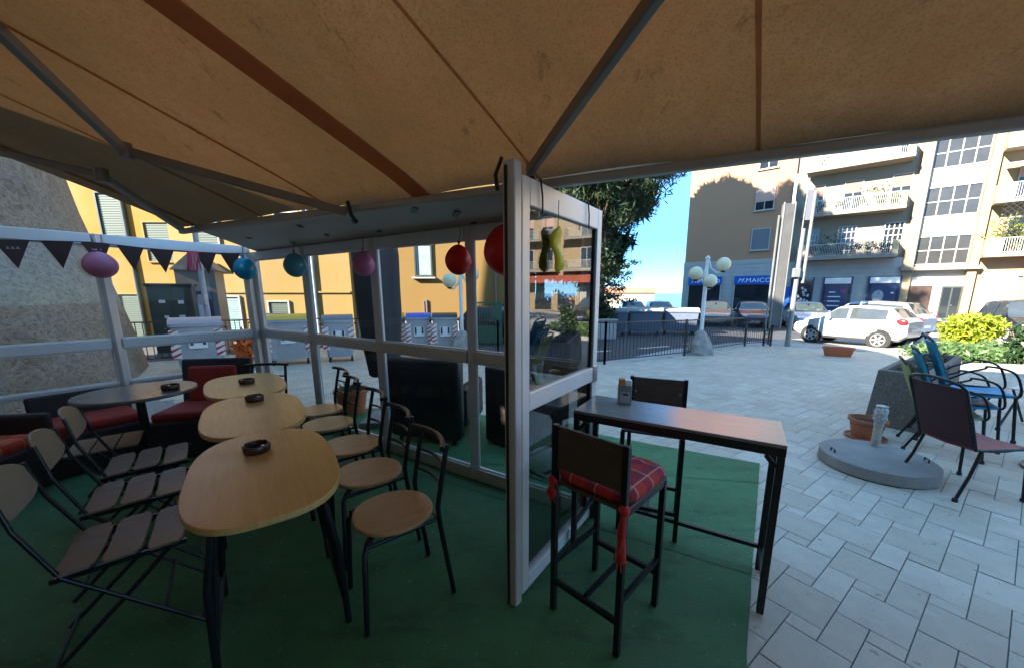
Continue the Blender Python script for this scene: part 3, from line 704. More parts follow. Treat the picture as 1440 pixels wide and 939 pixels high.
# armchairs
def armchair(loc, yaw, label, w=.64, d=.62, hb=.82, cush=REDC, backc=True, arms=True, group='dark armchairs with red cushions'):
    t = thing('armchair', label, 'armchair', loc, yaw, group)
    MB().box((0, 0, .19), (w, d, .34)).build('base', WICK, t, bevel=.02)
    rot = Matrix.Rotation(R(10), 3, 'X')
    MB().box((0, -d / 2 + .02, hb / 2 + .03), (w, .09, hb - .06), rot).build('backrest', WICK, t, bevel=.02)
    if arms:
        for s_ in (-1, 1): MB().box((s_ * (w / 2 - .035), .03, .30), (.07, d - .06, .56)).build('armrest', WICK, t, bevel=.025)
    MB().box((0, .03, .395), (w - (.16 if arms else .06), d - .1, .09)).build('seat_cushion', cush, t, bevel=.035)
    if backc: MB().box((0, -d / 2 + .095, .60), (w - .2, .08, .36), rot).build('back_cushion', cush, t, bevel=.03)
    return t
armchair((-3.12, 3.50, 0), 168, 'dark armchair with red back and seat cushions in front of the corner', .62, .6, .84, REDC, True, False)
armchair((-3.98, 2.45, 0), 78, 'dark armchair with an orange tartan cushion at the left edge', .66, .62, .86, TARTO, True, True)
armchair((-3.84, 3.16, 0), 122, 'low dark settee with a red seat pad between the tartan armchair and the round table', .62, .55, .62, REDC, False, False)
# bar table
ax = Vector((-.86, .51)); ctr = Vector((.80, 1.90)); by = math.degrees(math.atan2(.51, .86))
t = thing('bar_table', 'high narrow dark table with a glossy top beside the glass door', 'table', (ctr.x, ctr.y, 0), math.degrees(math.atan2(.86, -.51)) - 180 + 0)
# local +Y along (.86,-.51)
t.rotation_euler = (0, 0, math.atan2(-.51, .86) - math.pi / 2)
LX, LY, TH = .36, .985, .86
MB().box((0, 0, TH - .008), (LX, LY, .016)).build('tabletop', BARTOP, t, bevel=.003)
for s_ in (-1, 1):
    MB().bar((s_ * (LX / 2 - .014), -LY / 2, TH - .036), (s_ * (LX / 2 - .014), LY / 2, TH - .036), .026, .04).build('apron', DKMET, t, bevel=.003)
    MB().bar((-LX / 2 + .03, s_ * (LY / 2 - .014), TH - .036), (LX / 2 - .03, s_ * (LY / 2 - .014), TH - .036), .026, .04).build('apron', DKMET, t, bevel=.003)
    for e in (-1, 1):
        x, y = s_ * (LX / 2 - .016), e * (LY / 2 - .016)
        g = MB().bar((x, y, .012), (x, y, TH - .057), .03, .03)
        g.bar((x, y - e * .055, TH - .062), (x, y - e * .016, TH - .11), .024, .02)
        g.build('leg', DKMET, t, bevel=.003)
MB().bar((-LX / 2 + .016, -LY / 2 + .03, .15), (-LX / 2 + .016, LY / 2 - .03, .15), .022, .022).build('foot_rail', DKMET, t, bevel=.002)
for e in (-1, 1): MB().bar((-LX / 2 + .03, e * (LY / 2 - .016), .15), (LX / 2 - .03, e * (LY / 2 - .016), .15), .022, .022).build('foot_rail', DKMET, t, bevel=.002)
def stool(loc, yaw, label, cushion=True):
    t = thing('bar_stool', label, 'bar stool', loc, yaw, 'square framed bar stools')
    w, d = .17, .178
    for s_ in (-1, 1):
        MB().bar((s_ * w, d, .012), (s_ * w, d, .67), .026, .026).build('leg', BLK, t, bevel=.003)
        MB().bar((s_ * w, -d, .012), (s_ * w, -d - .005, .945), .026, .026).build('leg', BLK, t, bevel=.003)
        MB().bar((s_ * w, -d + .013, .27), (s_ * w, d - .013, .27), .018, .024).build('stretcher', BLK, t)
        MB().bar((s_ * w, -d + .013, .66), (s_ * w, d - .013, .66), .02, .026).build('seat_rail', BLK, t)
    for y, z in ((-d, .17), (d, .19)): MB().bar((-w + .013, y, z), (w - .013, y, z), .018, .024).build('stretcher', BLK, t)
    MB().bar((0, -d + .013, .18), (0, d - .013, .19), .018, .02).build('stretcher', BLK, t)
    MB().box((0, 0, .678), (2 * w + .02, 2 * d + .02, .014)).build('seat', DKWOOD, t, bevel=.003)
    MB().box((0, -d - .002, .845), (2 * w - .026, .016, .19)).build('backrest', DKWOOD, t, bevel=.003)
    for s_ in (-1, 1): MB().box((s_ * (w - .03), -d + .009, .845), (.014, .004, .014)).build('bolt', STEEL, t)
    if cushion:
        out = superell(.19, .195, 5, 36); rings = []
        for k, z in ((.86, .687), (.97, .693), (1.0, .709), (.985, .727), (.9, .738), (.6, .746), (.2, .745)):
            rings.append([(a * k, b * k + .012, z - .006 * math.cos(9 * a / .19) * (k < .95)) for a, b in out])
        c = MB().loft(rings).build('cushion', TARTAN, t, smooth=60)
        for s_ in (-1, 1):
            L = .20 if s_ > 0 else .05
            p = (s_ * (w + .006), -d - .012, .685)
            g = MB().ball(p, (.022, .02, .024), 8)
            for k in range(5): g.tube([p, (p[0] + random.uniform(-.012, .012), p[1] - .012 + random.uniform(-.01, .01), p[2] - L * .5), (p[0] + random.uniform(-.022, .022), p[1] - .01, p[2] - L - random.uniform(0, .02))], [.008, .010, .011], 6)
            for k in range(14): g.tube([(p[0] + random.uniform(-.01, .01), p[1] - .012, p[2] - L * .8), (p[0] + random.uniform(-.028, .028), p[1] - .012 + random.uniform(-.012, .012), p[2] - L - random.uniform(.01, .05))], [.003, .002], 4)
            g.build('tie', TARTAN, c, smooth=60)
    return t
stool((.394, 1.548, 0), 44, 'black bar stool with a red tartan cushion, in front of the high table')
stool((.84, 2.26, 0), 203, 'bar stool without cushion on the far side of the high table', False)
# napkin dispenser
t = thing('napkin_dispenser', 'small grey napkin dispenser with an orange packet on the high table', 'dispenser', (.60, 2.12, TH + .001), 8)
MB().box((0, 0, .055), (.075, .06, .11)).build('case', mat('dispenser_grey', (.26, .25, .25), .35, .4, .08, 8), t, bevel=.004)
MB().box((0, -.031, .045), (.058, .002, .07)).build('front_plate', STEEL, t)
MB().box((0, -.0335, .062), (.028, .002, .009)).build('slot', TEXTD, t)
MB().box((.012, 0, .128), (.05, .05, .036)).build('napkins', WHITEP, t, bevel=.006)
MB().box((-.018, -.006, .132), (.034, .05, .038)).build('packet', mat('orange_packet', (.55, .22, .03), .6, 0, .3, 20), t, bevel=.003)

# ---------------------------------------------------------------- just outside
# umbrella base
t = thing('umbrella_base', 'round concrete parasol foot with a taped tube, on the light paving', 'parasol base', (3.1, 3.05, .0))
MB().lathe([(.38, .004), (.40, .012), (.395, .10), (.385, .108), (.01, .110)], 48).build('slab', CONC, t, smooth=40)
MB().lathe([(.035, .11), (.032, .30), (.036, .30), (.036, .345), (.03, .345)], 16, (.17, .20, 0)).build('tube', mat('worn_tube', (.46, .41, .33), .7, 0, .3, 20), t, smooth=40)
g = MB(); rings = []
for i, (r, z) in enumerate(((.034, .335), (.042, .35), (.050, .375), (.046, .40), (.052, .43), (.049, .46), (.040, .48), (.044, .495), (.03, .50))):
    rings.append([(.17 + r * (1 + .10 * math.sin(3 * k + 2 * i)) * math.cos(2 * math.pi * k / 18), .20 + r * (1 + .08 * math.cos(5 * k + i)) * math.sin(2 * math.pi * k / 18), z) for k in range(18)])
g.loft(rings); g.build('plastic_wrap', mat('clear_wrap', (.5, .48, .45), .2, 0, .5, 40, 1, 60), t)
for a in (2.9, 5.9):
    x, y = .33 * math.cos(a), .33 * math.sin(a); d = Vector((-math.sin(a), math.cos(a))) * .03
    MB().tube([(x - d.x, y - d.y, .108), (x - d.x, y - d.y, .135), (x + d.x, y + d.y, .135), (x + d.x, y + d.y, .108)], .006, 6).build('lifting_ring', DKMET, t)
def pot(loc, label, r=.15, h=.2, name='flower_pot', sx=1., yaw=0, m=TERRA, group=None):
    t = thing(name, label, 'flower pot', loc, yaw, group)
    MB().lathe([(r * .68, 0), (r * .72, .004), (r * .95, h * .86), (r * 1.06, h * .87), (r * 1.06, h), (r * .97, h), (r * .90, h * .82), (r * .7, h * .5)], 28, sx=sx).build('shell', m, t, smooth=40)
    MB().lathe([(r * .86, h * .74), (r * .86, h * .80), (.01, h * .82)], 20, sx=sx).build('soil', SOIL, t)
    return t
p1 = pot((3.62, 3.72, gz(3.72) + .003), 'brown round pot between the parasol foot and the concrete planter', .155, .21)
MB().lathe([(.14, 0), (.17, .003), (.175, .022), (.16, .02), (.15, .008)], 24).build('saucer', TERRA, p1, smooth=40)
t = thing('flower_pot', 'orange plastic window box standing alone on the paving near the white car', 'flower pot', (8.96, 10.45, gz(10.45) + .003), 40)
o8 = superell(.36, .17, 5, 32)
MB().loft([[(a * k, b * k, z) for a, b in o8] for k, z in ((.78, 0), (.80, .01), (.97, .21), (1.04, .215), (1.04, .25), (.96, .25), (.9, .20))]).build('shell', mat('orange_plastic', (.50, .13, .05), .55, 0, .1, 5), t, smooth=40)
MB().prism(superell(.33, .15, 5, 24), .17, .205).build('soil', SOIL, t)
# pebble-dash concrete planters
def planter(loc, yaw, label):
    t = thing('concrete_planter', label, 'planter', loc, yaw, 'exposed aggregate concrete planters')
    h = .66; bw, bl, tw, tl = .25, .62, .21, .58
    R4 = lambda a, b, z: [(-a, -b, z), (a, -b, z), (a, b, z), (-a, b, z)]
    MB().loft([R4(bw - .02, bl - .02, 0), R4(bw, bl, .02), R4(tw, tl, h - .01), R4(tw - .01, tl - .01, h), R4(tw - .06, tl - .06, h), R4(tw - .07, tl - .07, h - .1)]).build('trough', PEBB, t, bevel=.012)
    MB().box((0, 0, h - .07), (2 * (tw - .075), 2 * (tl - .075), .03)).build('soil', SOIL, t)
    g = MB().leaves((0, 0, h - .02), (.14, .5, .10), 260, .022, .1); g.build('dry_plants', DRYL, t)
planter((4.68, 4.36, gz(4.4)), 54, 'pebbly concrete planter nearest the camera with dry plants')
planter((5.72, 5.10, gz(5.1)), 54, 'pebbly concrete planter behind the nearer one, by the blue chairs')
# sling chairs
def sling(loc, yaw, label, mback, mseat, group=None, z0=0, legs=True, arms=True, hb=.46, lean=.16, ov=-.012):
    t = thing('sling_chair', label, 'chair', (loc[0], loc[1], loc[2] + z0), yaw, group)
    w, d = .195, .19
    for s_ in (-1, 1):
        x = s_ * w
        MB().tube([(x, d, .40), (x, d + .01, .38), (x * 1.06, d + .05, .012)], .011, 8).build('leg', BLK, t, smooth=50)
        MB().tube([(x, -d + .06, .38), (x * 1.04, -d + .01, .2), (x * 1.10, -d - .07, .012)], .011, 8).build('leg', BLK, t, smooth=50)
        if arms: MB().tube(curve([(x * 1.02, -d + .02 - lean * .2, .50), (x * 1.08, -d + .08, .575), (x * 1.12, -d + .18, .625), (x * 1.13, 0, .645), (x * 1.13, d - .1, .635), (x * 1.12, d - .03, .60), (x * 1.09, d + .01, .52), (x * 1.04, d + .03, .42), (x, d, .385)]), .009, 8).build('armrest', BLK, t, smooth=50)
        for y in (d + .05, -d - .07): MB().lathe([(.017, 0), (.017, .022), (.012, .03)], 10, (x * (1.06 if y > 0 else 1.10), y, .0)).build('foot_cap', DKPLAST, t)
    rings = []
    for i in range(9):
        k = i / 8; z = .40 + k * (hb - .02); y = -d + .02 - lean * k
        rings.append([(-w - ov, y, z), (w + ov, y, z), (w + ov, y - .008, z + .002), (-w - ov, y - .008, z + .002)] if i == -1 else [(-w - ov, y - .0, z), (0, y - .02, z), (w + ov, y, z), (w + ov, y - .008 - max(0, ov), z), (0, y - .028 - max(0, ov), z), (-w - ov, y - .008 - max(0, ov), z)])
    MB().loft(rings).build('backrest', mback, t, smooth=60)
    rings = []
    for i in range(7):
        k = i / 6; y = -d + .02 + k * (2 * d - .02); z = .405 - .02 * math.sin(k * math.pi) + .01 * k
        rings.append([(-w - ov, y, z), (0, y, z - .012), (w + ov, y, z), (w + ov, y, z - .022), (0, y, z - .034), (-w - ov, y, z - .022)])
    MB().loft(rings).build('seat', mseat, t, smooth=60)
    fr = [(-w, d, .40), (-w, -d + .02, .39), (-w, -d + .02 - lean * .5, .39 + hb * .5), (-w, -d + .01 - lean * .95, .37 + hb)]
    top_ = arc((-w + .02, -d + .0 - lean * 1.05, .405 + hb), (w - .02, -d + .0 - lean * 1.05, .405 + hb), (0, -.02, .03), 6)
    fr2 = [(-p[0], p[1], p[2]) for p in fr[::-1]]
    MB().tube(fr + [tuple(p) for p in top_] + fr2, .011, 8).build('frame', BLK, t, smooth=50)
    return t
sling((3.43, 2.70, 0), 91, 'burgundy sling chair with a red vinyl seat beside the parasol foot', SLING_R, SEAT_R, None, 0, True, False)
gs = 'stacked sling chairs'
s1 = (4.06, 3.42)
dvx, dvy = math.sin(R(130)), math.cos(R(130))
for k, (mb_, ms_, lab) in enumerate(((SLING_O, SLING_G, 'sage and olive sling chair at the bottom of the stack by the planter'),
                                    (SLING_D, SLING_B, 'blue sling chair in the middle of the stack by the planter'),
                                    (SLING_D, SLING_B, 'bright blue sling chair on top of the stack by the planter'))):
    sling((s1[0] + dvx * .07 * k, s1[1] + dvy * .07 * k, 0), 130, lab, mb_, ms_, gs, .115 * k + .002, True, True, .445, .16, .016)
# white slatted folding chair + table at the right edge
t = thing('slatted_chair', 'white slatted garden chair at the right edge behind the small table', 'chair', (5.75, 3.95, 0), 250)
for k in range(4): MB().box((0, -.2 - .03 * k, .52 + .1 * k), (.42, .014, .07)).build('back_slat', WHITEP, t, bevel=.003)
for k in range(5): MB().box((0, -.16 + .085 * k, .45), (.42, .06, .014)).build('seat_slat', WHITEP, t, bevel=.003)
for s_ in (-1, 1):
    MB().tube([(s_ * .2, -.31, .88), (s_ * .2, -.18, .45), (s_ * .2, .22, .012)], .012, 8).build('leg', DKMET, t)
    MB().tube([(s_ * .18, .18, .44), (s_ * .18, -.25, .012)], .012, 8).build('leg', DKMET, t)
t = thing('garden_table', 'round white metal table with crossed dark legs, cut by the right edge', 'table', (4.62, 2.86, 0))
MB().lathe([(.30, .70), (.31, .705), (.31, .72), (.30, .725), (.01, .725)], 40).build('tabletop', WHITEP, t, smooth=40)
for k in range(4):
    a = k * math.pi / 2 + .4
    MB().tube([(.2 * math.cos(a), .2 * math.sin(a), .70), (-.22 * math.cos(a), -.22 * math.sin(a), .03)], .014, 8).build('leg', DKMET, t)
MB().lathe([(.30, .005), (.30, .02), (.04, .045)], 32).build('base', DKMET, t, smooth=40)
# black sofa and wicker armchair outside the glass
t = thing('outdoor_sofa', 'black leather look sofa seen from behind through the glass wall', 'sofa', (-.97, 3.60, .01), 14)
MB().loft([[(a, b, z) for a, b in superell(w, d, 8, 28)] for w, d, z in ((.37, .06, .06), (.385, .07, .09), (.39, .07, .83), (.38, .06, .86), (.35, .04, .868))]).build('backrest', mat('black_leather', (.009, .009, .010), .42, 0, .3, 8, .4, 60), t, smooth=60)
MB().box((0, .36, .27), (.7, .6, .36)).build('seat', MATS['black_leather'], t, bevel=.05)
for s_ in (-1, 1): MB().box((s_ * .335, .36, .36), (.1, .56, .44)).build('armrest', MATS['black_leather'], t, bevel=.05)
for x in (-.3, .3):
    for y in (0, .6): MB().lathe([(.02, 0), (.025, .07)], 10, (x, y, .003)).build('foot', BLK, t)
def weave(t, w, d):
    MB().box((0, 0, .2), (w, d, .36)).build('base', WICK, t, bevel=.02)
    MB().box((0, -d / 2 + .03, .42), (w, .06, .74)).build('backrest', WICK, t, bevel=.02)
    for s_ in (-1, 1): MB().box((s_ * (w / 2 - .03), 0, .32), (.06, d, .58)).build('armrest', WICK, t, bevel=.02)
    MB().box((0, .03, .42), (w - .14, d - .12, .08)).build('cushion', GREENC2, t, bevel=.03)
t = thing('wicker_armchair', 'dark wicker armchair with a lime green cushion outside the glass wall', 'armchair', (.05, 3.62, .01), 40); weave(t, .62, .6)
MB().box((.05, -.14, .60), (.4, .1, .3), Matrix.Rotation(R(12), 3, 'X')).build('back_cushion', GREENC2, t, bevel=.04)
g = MB(); rings = []
for i in range(9):
    a = math.pi * i / 8; r = .17 * math.sin(a) + .004
    rings.append([((r * (1 + .18 * math.sin(2.3 * k + i))) * math.cos(2 * math.pi * k / 12), r * .7 * (1 + .15 * math.cos(1.7 * k)) * math.sin(2 * math.pi * k / 12), .10 - .10 * math.cos(a)) for k in range(12)])
g.loft(rings); tag(g.build('rock', ROCK, smooth=50, sub=1, loc=(.2, 2.98, .01)), 'rough grey rock on the green carpet beyond the open glass door', 'rock')
# closed parasol
t = thing('closed_parasol', 'closed dark grey parasol in its cover outside the glass wall', 'parasol', (-1.60, 4.2, gz(4.2)))
g = MB(); rings = []
for z, r in ((.58, .13), (.60, .155), (.9, .19), (1.3, .22), (1.9, .23), (2.3, .2), (2.6, .06), (2.66, .02)):
    rings.append([(r * (1 + .10 * math.sin(5 * 2 * math.pi * k / 30 + z)) * math.cos(2 * math.pi * k / 30), r * (1 + .10 * math.sin(5 * 2 * math.pi * k / 30 + z)) * math.sin(2 * math.pi * k / 30), z) for k in range(30)])
g.loft(rings); g.build('cover', mat('charcoal_cloth', (.035, .036, .04), .8, 0, .3, 6, .4, 90), t, smooth=60)
MB().lathe([(.028, .06), (.028, .64)], 14).build('pole', GREYP, t, smooth=40)
MB().box((0, 0, .045), (.48, .48, .08)).build('base', CONC, t, bevel=.01)
def trunk_tube(h, r0, r1, lean=(0, 0), n=12, seg=10):
    g = MB(); pts = []; rr = []
    for i in range(seg + 1):
        k = i / seg; pts.append((lean[0] * k + .03 * math.sin(5 * k), lean[1] * k + .03 * math.cos(4 * k), h * k)); rr.append(r0 + (r1 - r0) * k + (.35 * r0 * (1 - k * 8) if k < .125 else 0))
    return g.tube(pts, rr, n)
# succulent pot outside
p2 = pot((-2.2, 4.62, gz(4.62) + .003), 'terracotta pot with a spiky plant outside the glass wall', .20, .32)
g = MB()
for k in range(34):
    a = random.uniform(0, 6.28); L = random.uniform(.12, .24); e = random.uniform(.3, 1.3)
    d = Vector((math.cos(a) * math.cos(e), math.sin(a) * math.cos(e), math.sin(e))); s_ = Vector((-math.sin(a), math.cos(a), 0)) * .012; b0 = Vector((.05 * math.cos(a), .05 * math.sin(a), .25))
    g.add([b0 - s_, b0 + s_, b0 + d * L * .6 + s_ * 1.2, b0 + d * L, b0 + d * L * .6 - s_ * 1.2], [(0, 1, 2, 3, 4)])
g.build('leaves', LEAFD, p2)
# drain grate
t = thing('drain_grate', 'slotted metal drain grate in the pavers outside the left glass wall', 'drain', (-4.5, 4.02, .006), 38)
g = MB()
for k in range(7): g.box((-.15 + .05 * k, 0, .0), (.022, .3, .008))
for y in (-.16, .16): g.box((0, y, 0), (.36, .02, .008))
g.build('grating', DKMET, t)
# blue tarp roll & junk along tower foot
t = thing('tarp_roll', 'rolled blue tarpaulin lying at the foot of the stone tower', 'tarpaulin', (-6.3, 5.3, .0), 45)
MB().tube([(-.02, -.9, .05), (.02, -.3, .055), (-.02, .3, .05), (.02, .85, .06)], [.045, .055, .05, .04], 10).build('roll', mat('blue_tarp', (.07, .16, .28), .5, 0, .4, 12, .6, 30), t, smooth=60)
MB().tube([(.12, -.6, .03), (.15, .7, .03)], .02, 8).build('pipe', GREYP, t)

# ---------------------------------------------------------------- fences
def fence_run(pts, label, h=1.0):
    t = thing('railing_fence', label, 'fence', (pts[0][0], pts[0][1], 0), 0, 'metal railing fences')
    ox, oy = pts[0]; bars = MB(); nb = 0
    FM = mat('fence_metal', (.055, .05, .05), .5, .3, .3, 9)
    for (x0, y0), (x1, y1) in zip(pts[:-1], pts[1:]):
        L = math.hypot(x1 - x0, y1 - y0); n = max(1, round(L / .125))
        P = lambda k, z: (x0 + (x1 - x0) * k - ox, y0 + (y1 - y0) * k - oy, gz(y0 + (y1 - y0) * k) + z)
        MB().bar(P(0, h), P(1, h), .035, .035).build('top_rail', FM, t)
        MB().bar(P(0, .1), P(1, .1), .025, .025).build('bottom_rail', FM, t)
        MB().bar(P(0, 0), P(0, h + .03), .05, .05).build('post', FM, t)
        for i in range(1, n):
            k = i / n; w = .02 * math.sin(i * 12.9)
            bars.bar(P(k, .1), P(k, h), .013, .013)
    MB().bar(P(1, 0), P(1, h + .03), .05, .05).build('post', FM, t)
    bars.build('bars', FM, t); return t
fence_run(FENCE[:3], 'grey railing in front of the electrical cabinet, left of the corner post')
fence_run(FENCE[2:5], 'railing behind the bins with coloured lids at the ochre house')
fence_run(FENCE[4:6], 'short railing in front of the green gate, seen by the glass door')
fence_run(FENCE[5:7], 'railing with close bars between the glass door and the lamp with globes')
fence_run(FENCE[6:], 'railing from the globe lamp to the tall sign mast')
# ---------------------------------------------------------------- lamps
def lamp(loc, label, globes, h=3.0, rot=0):
    t = thing('street_lamp', label, 'street lamp', loc, rot, 'white street lamps with globes')
    g = MB(); rings = []
    for i, (r, z) in enumerate(((.36, -.02), (.35, .1), (.29, .3), (.2, .5), (.13, .66), (.05, .72))):
        rings.append([(r * (1 + .14 * math.sin(2.7 * k + i * 1.7)) * math.cos(2 * math.pi * k / 14), r * (1 + .12 * math.cos(3.1 * k + i)) * math.sin(2 * math.pi * k / 14), z) for k in range(14)])
    rnd = random.Random(h * 7); rings = [[(x * (1 + rnd.uniform(-.12, .12)), y * (1 + rnd.uniform(-.12, .12)), z + rnd.uniform(-.05, .05) * (.05 < z < .64)) for x, y, z in r_] for r_ in rings]
    g.loft(rings); g.build('rock_base', ROCK, t)
    MB().lathe([(.055, .5), (.055, h * .75), (.045, h * .76), (.045, h), (.07, h + .005), (.07, h + .03), (.03, h + .06)], 16).build('pole', WHITEP, t, smooth=40)
    for (dx, dy, z, r) in globes:
        MB().tube([(0, 0, z + .25), (dx * .25, dy * .25, z - .1), (dx * .6, dy * .6, z - r - .03), (dx, dy, z - r - .03)], .025, 10).build('bracket', WHITEP, t, smooth=50)
        gl = MB().ball((dx, dy, z), r, 18).build('globe', GLOBE, t, smooth=80)
        MB().lathe([(.06, 0), (.07, .05)], 14, (dx, dy, z - r - .03)).build('collar', DKPLAST, gl)
lamp((5.22, 10.86, gz(10.86)), 'white street lamp with three globes on a rock base by the railing', ((.42, -.08, 2.56, .19), (-.28, .04, 2.32, .19), (-.02, -.30, 2.10, .18)), 2.72)
lamp((-1.78, 10.9, gz(10.9)), 'white street lamp with globes behind the red balloon and the window post', ((-.30, -.1, 2.12, .2), (.32, .1, 2.3, .2)), 2.7)
# ---------------------------------------------------------------- bins
GR = 'wheeled waste bins'
def wbin(loc, yaw, label, lidc, s=1.0, wx=.62, group=GR):
    t = thing('waste_bin', label, 'bin', loc, yaw, group)
    w, d, h = wx * s, .40 * s, 1.02 * s
    R8 = lambda a, b, z: [(x, y, z) for x, y in superell(a, b, 9, 28)]
    MB().loft([R8(w * .82, d * .78, .14), R8(w * .84, d * .8, .18), R8(w * .98, d * .96, h), R8(w * 1.04, d * 1.04, h + .01), R8(w * 1.04, d * 1.04, h + .06), R8(w * .96, d * .96, h + .06)]).build('body', GREYP, t, smooth=40)
    lm = mat('lid_%d' % int(lidc[0] * 1e6 + lidc[1] * 1e4 + lidc[2] * 137), lidc, .45, 0, .08, 4)
    rings = []
    for i in range(7):
        a = math.pi * i / 6; rings.append([(-w, -d * math.cos(a), h + .065 + .12 * math.sin(a)), (w, -d * math.cos(a), h + .065 + .12 * math.sin(a)), (w * .98, -d * math.cos(a) * .95, h + .05 + .10 * math.sin(a)), (-w * .98, -d * math.cos(a) * .95, h + .05 + .10 * math.sin(a))])
    MB().loft(rings).build('lid', lm, t, smooth=50)
    slope = Matrix.Rotation(R(-9), 3, 'X')
    for s_ in (-1, 1):
        st_ = MB(); wh = MB()
        for k in range(5):
            z = .34 + .12 * k; y = -d * (.80 + .16 * (z - .14) / .9) - .006
            q = [(s_ * w * .83 - .075, y, z), (s_ * w * .83 + .075, y, z + .06), (s_ * w * .83 + .075, y - .012, z + .12), (s_ * w * .83 - .075, y - .012, z + .06)]
            b_ = [(a, yy + .006, zz) for a, yy, zz in q]
            st_.add(q + b_, [(0, 1, 2, 3), (0, 4, 5, 1), (1, 5, 6, 2), (2, 6, 7, 3), (3, 7, 4, 0)])
        z0, z1 = .34, .94
        wh.add([(s_ * w * .83 - .075, -d * .84 - .003, z0), (s_ * w * .83 + .075, -d * .84 - .003, z0), (s_ * w * .83 + .075, -d * .95 - .004, z1 - .02), (s_ * w * .83 - .075, -d * .95 - .004, z1 - .02)], [(0, 1, 2, 3)])
        wp_ = wh.build('reflective_panel', WHITEP, t); st_.build('stripe', mat('stripe_red', (.5, .05, .06), .5), wp_)
        for y in (-.6, .6): MB().tube([(s_ * w * .72 - .02, y * d, .085), (s_ * w * .72 + .03, y * d, .085)], .082, 16).build('wheel', TYRE, t, smooth=40)
    lb = MB().box((0, -d * .93 - .012, .68), (.30, .006, .30), slope).build('label', WHITEP, t)
    g = MB()
    for x in (-.1, .1): g.box((x, -d * .93 - .018, .70), (.05, .005, .20), slope)
    g.box((0, -d * .93 - .017, .57), (.22, .005, .025), slope); g.build('print', TEXTD, lb)
    for s_ in (-1, 1): MB().tube([(s_ * w * 1.04, -.12, h - .05), (s_ * (w * 1.04 + .06), -.12, h - .05), (s_ * (w * 1.04 + .06), .12, h - .05), (s_ * w * 1.04, .12, h - .05)], .016, 6).build('handle', DKMET, t)
    return t
wbin((-4.05, 11.6, gz(11.6)), -18, 'grey bin with a yellow lid behind the closed parasol, by the blue lidded bin', (.70, .44, .01), 1, .37)
wbin((-3.2, 11.5, gz(11.5)), -15, 'grey bin with a bright blue lid under the ochre house', (.03, .10, .50), 1, .37)
wbin((-2.38, 11.4, gz(11.3)), -12, 'grey bin with a black lid next to the lamp behind the red balloon', (.03, .035, .04), 1, .37)
wbin((-5.75, 9.1, gz(9.1)), -30, 'big grey bin with a yellow lid near the corner post', (.70, .44, .008), 1.0, .5)
wbin((-6.95, 10.3, gz(10.3)), -30, 'grey bin with a dull blue lid, farther back beside the corner post', (.08, .12, .28), 1.0, .42)
wbin((-4.75, 9.6, gz(9.6)), -25, 'grey bin with a grey lid to the right of the big yellow lidded bin', (.16, .16, .17), .98, .36)
wb = wbin((-7.0, 8.0, gz(8)), -38, 'grey bin with an overfull pale lid in front of the electrical cabinet', (.42, .33, .32), .95, .45)
t = thing('orange_net', 'heap of orange safety netting beside the overfull bin', 'netting', (-6.55, 8.75, gz(8.75)), 0)
g = MB().leaves((0, 0, .45), (.34, .25, .42), 320, .07, .1); g.build('mesh', ORANGE, t)
def dumpster(loc, yaw, label):
    t = thing('dumpster', label, 'dumpster', loc, yaw, 'dumpsters across the road')
    DM = mat('dumpster_blue_grey', (.13, .16, .21), .5, 0, .12, 3, dirt=.4)
    R4 = lambda a, b, z: [(-a, -b, z), (a, -b, z), (a, b, z), (-a, b, z)]
    MB().loft([R4(.74, .42, .18), R4(.82, .5, 1.05), R4(.86, .54, 1.06), R4(.86, .54, 1.14)]).build('body', DM, t, bevel=.02)
    MB().loft([[(-.84, -.5 * math.cos(math.pi * i / 6), 1.145 + .14 * math.sin(math.pi * i / 6)) for i in range(7)], [(.84, -.5 * math.cos(math.pi * i / 6), 1.145 + .14 * math.sin(math.pi * i / 6)) for i in range(7)]]).build('lid', mat('pale_lid', (.36, .37, .33), .6, 0, .15, 3, dirt=.4), t)
    for s_ in (-1, 1):
        MB().box((s_ * .9, 0, .8), (.1, .2, .5)).build('bracket', DKMET, t)
        for y in (-.3, .3): MB().tube([(s_ * .6, y, .09), (s_ * .68, y, .09)], .09, 14).build('wheel', TYRE, t)
dumpster((4.2, 18.0, -.49), 18, 'blue grey dumpster nearest the ivy covered pine')
dumpster((5.95, 18.3, -.49), 18, 'blue grey dumpster in the middle of three across the road')
dumpster((7.7, 18.4, -.49), 18, 'blue grey dumpster closest to the lamp with three globes')

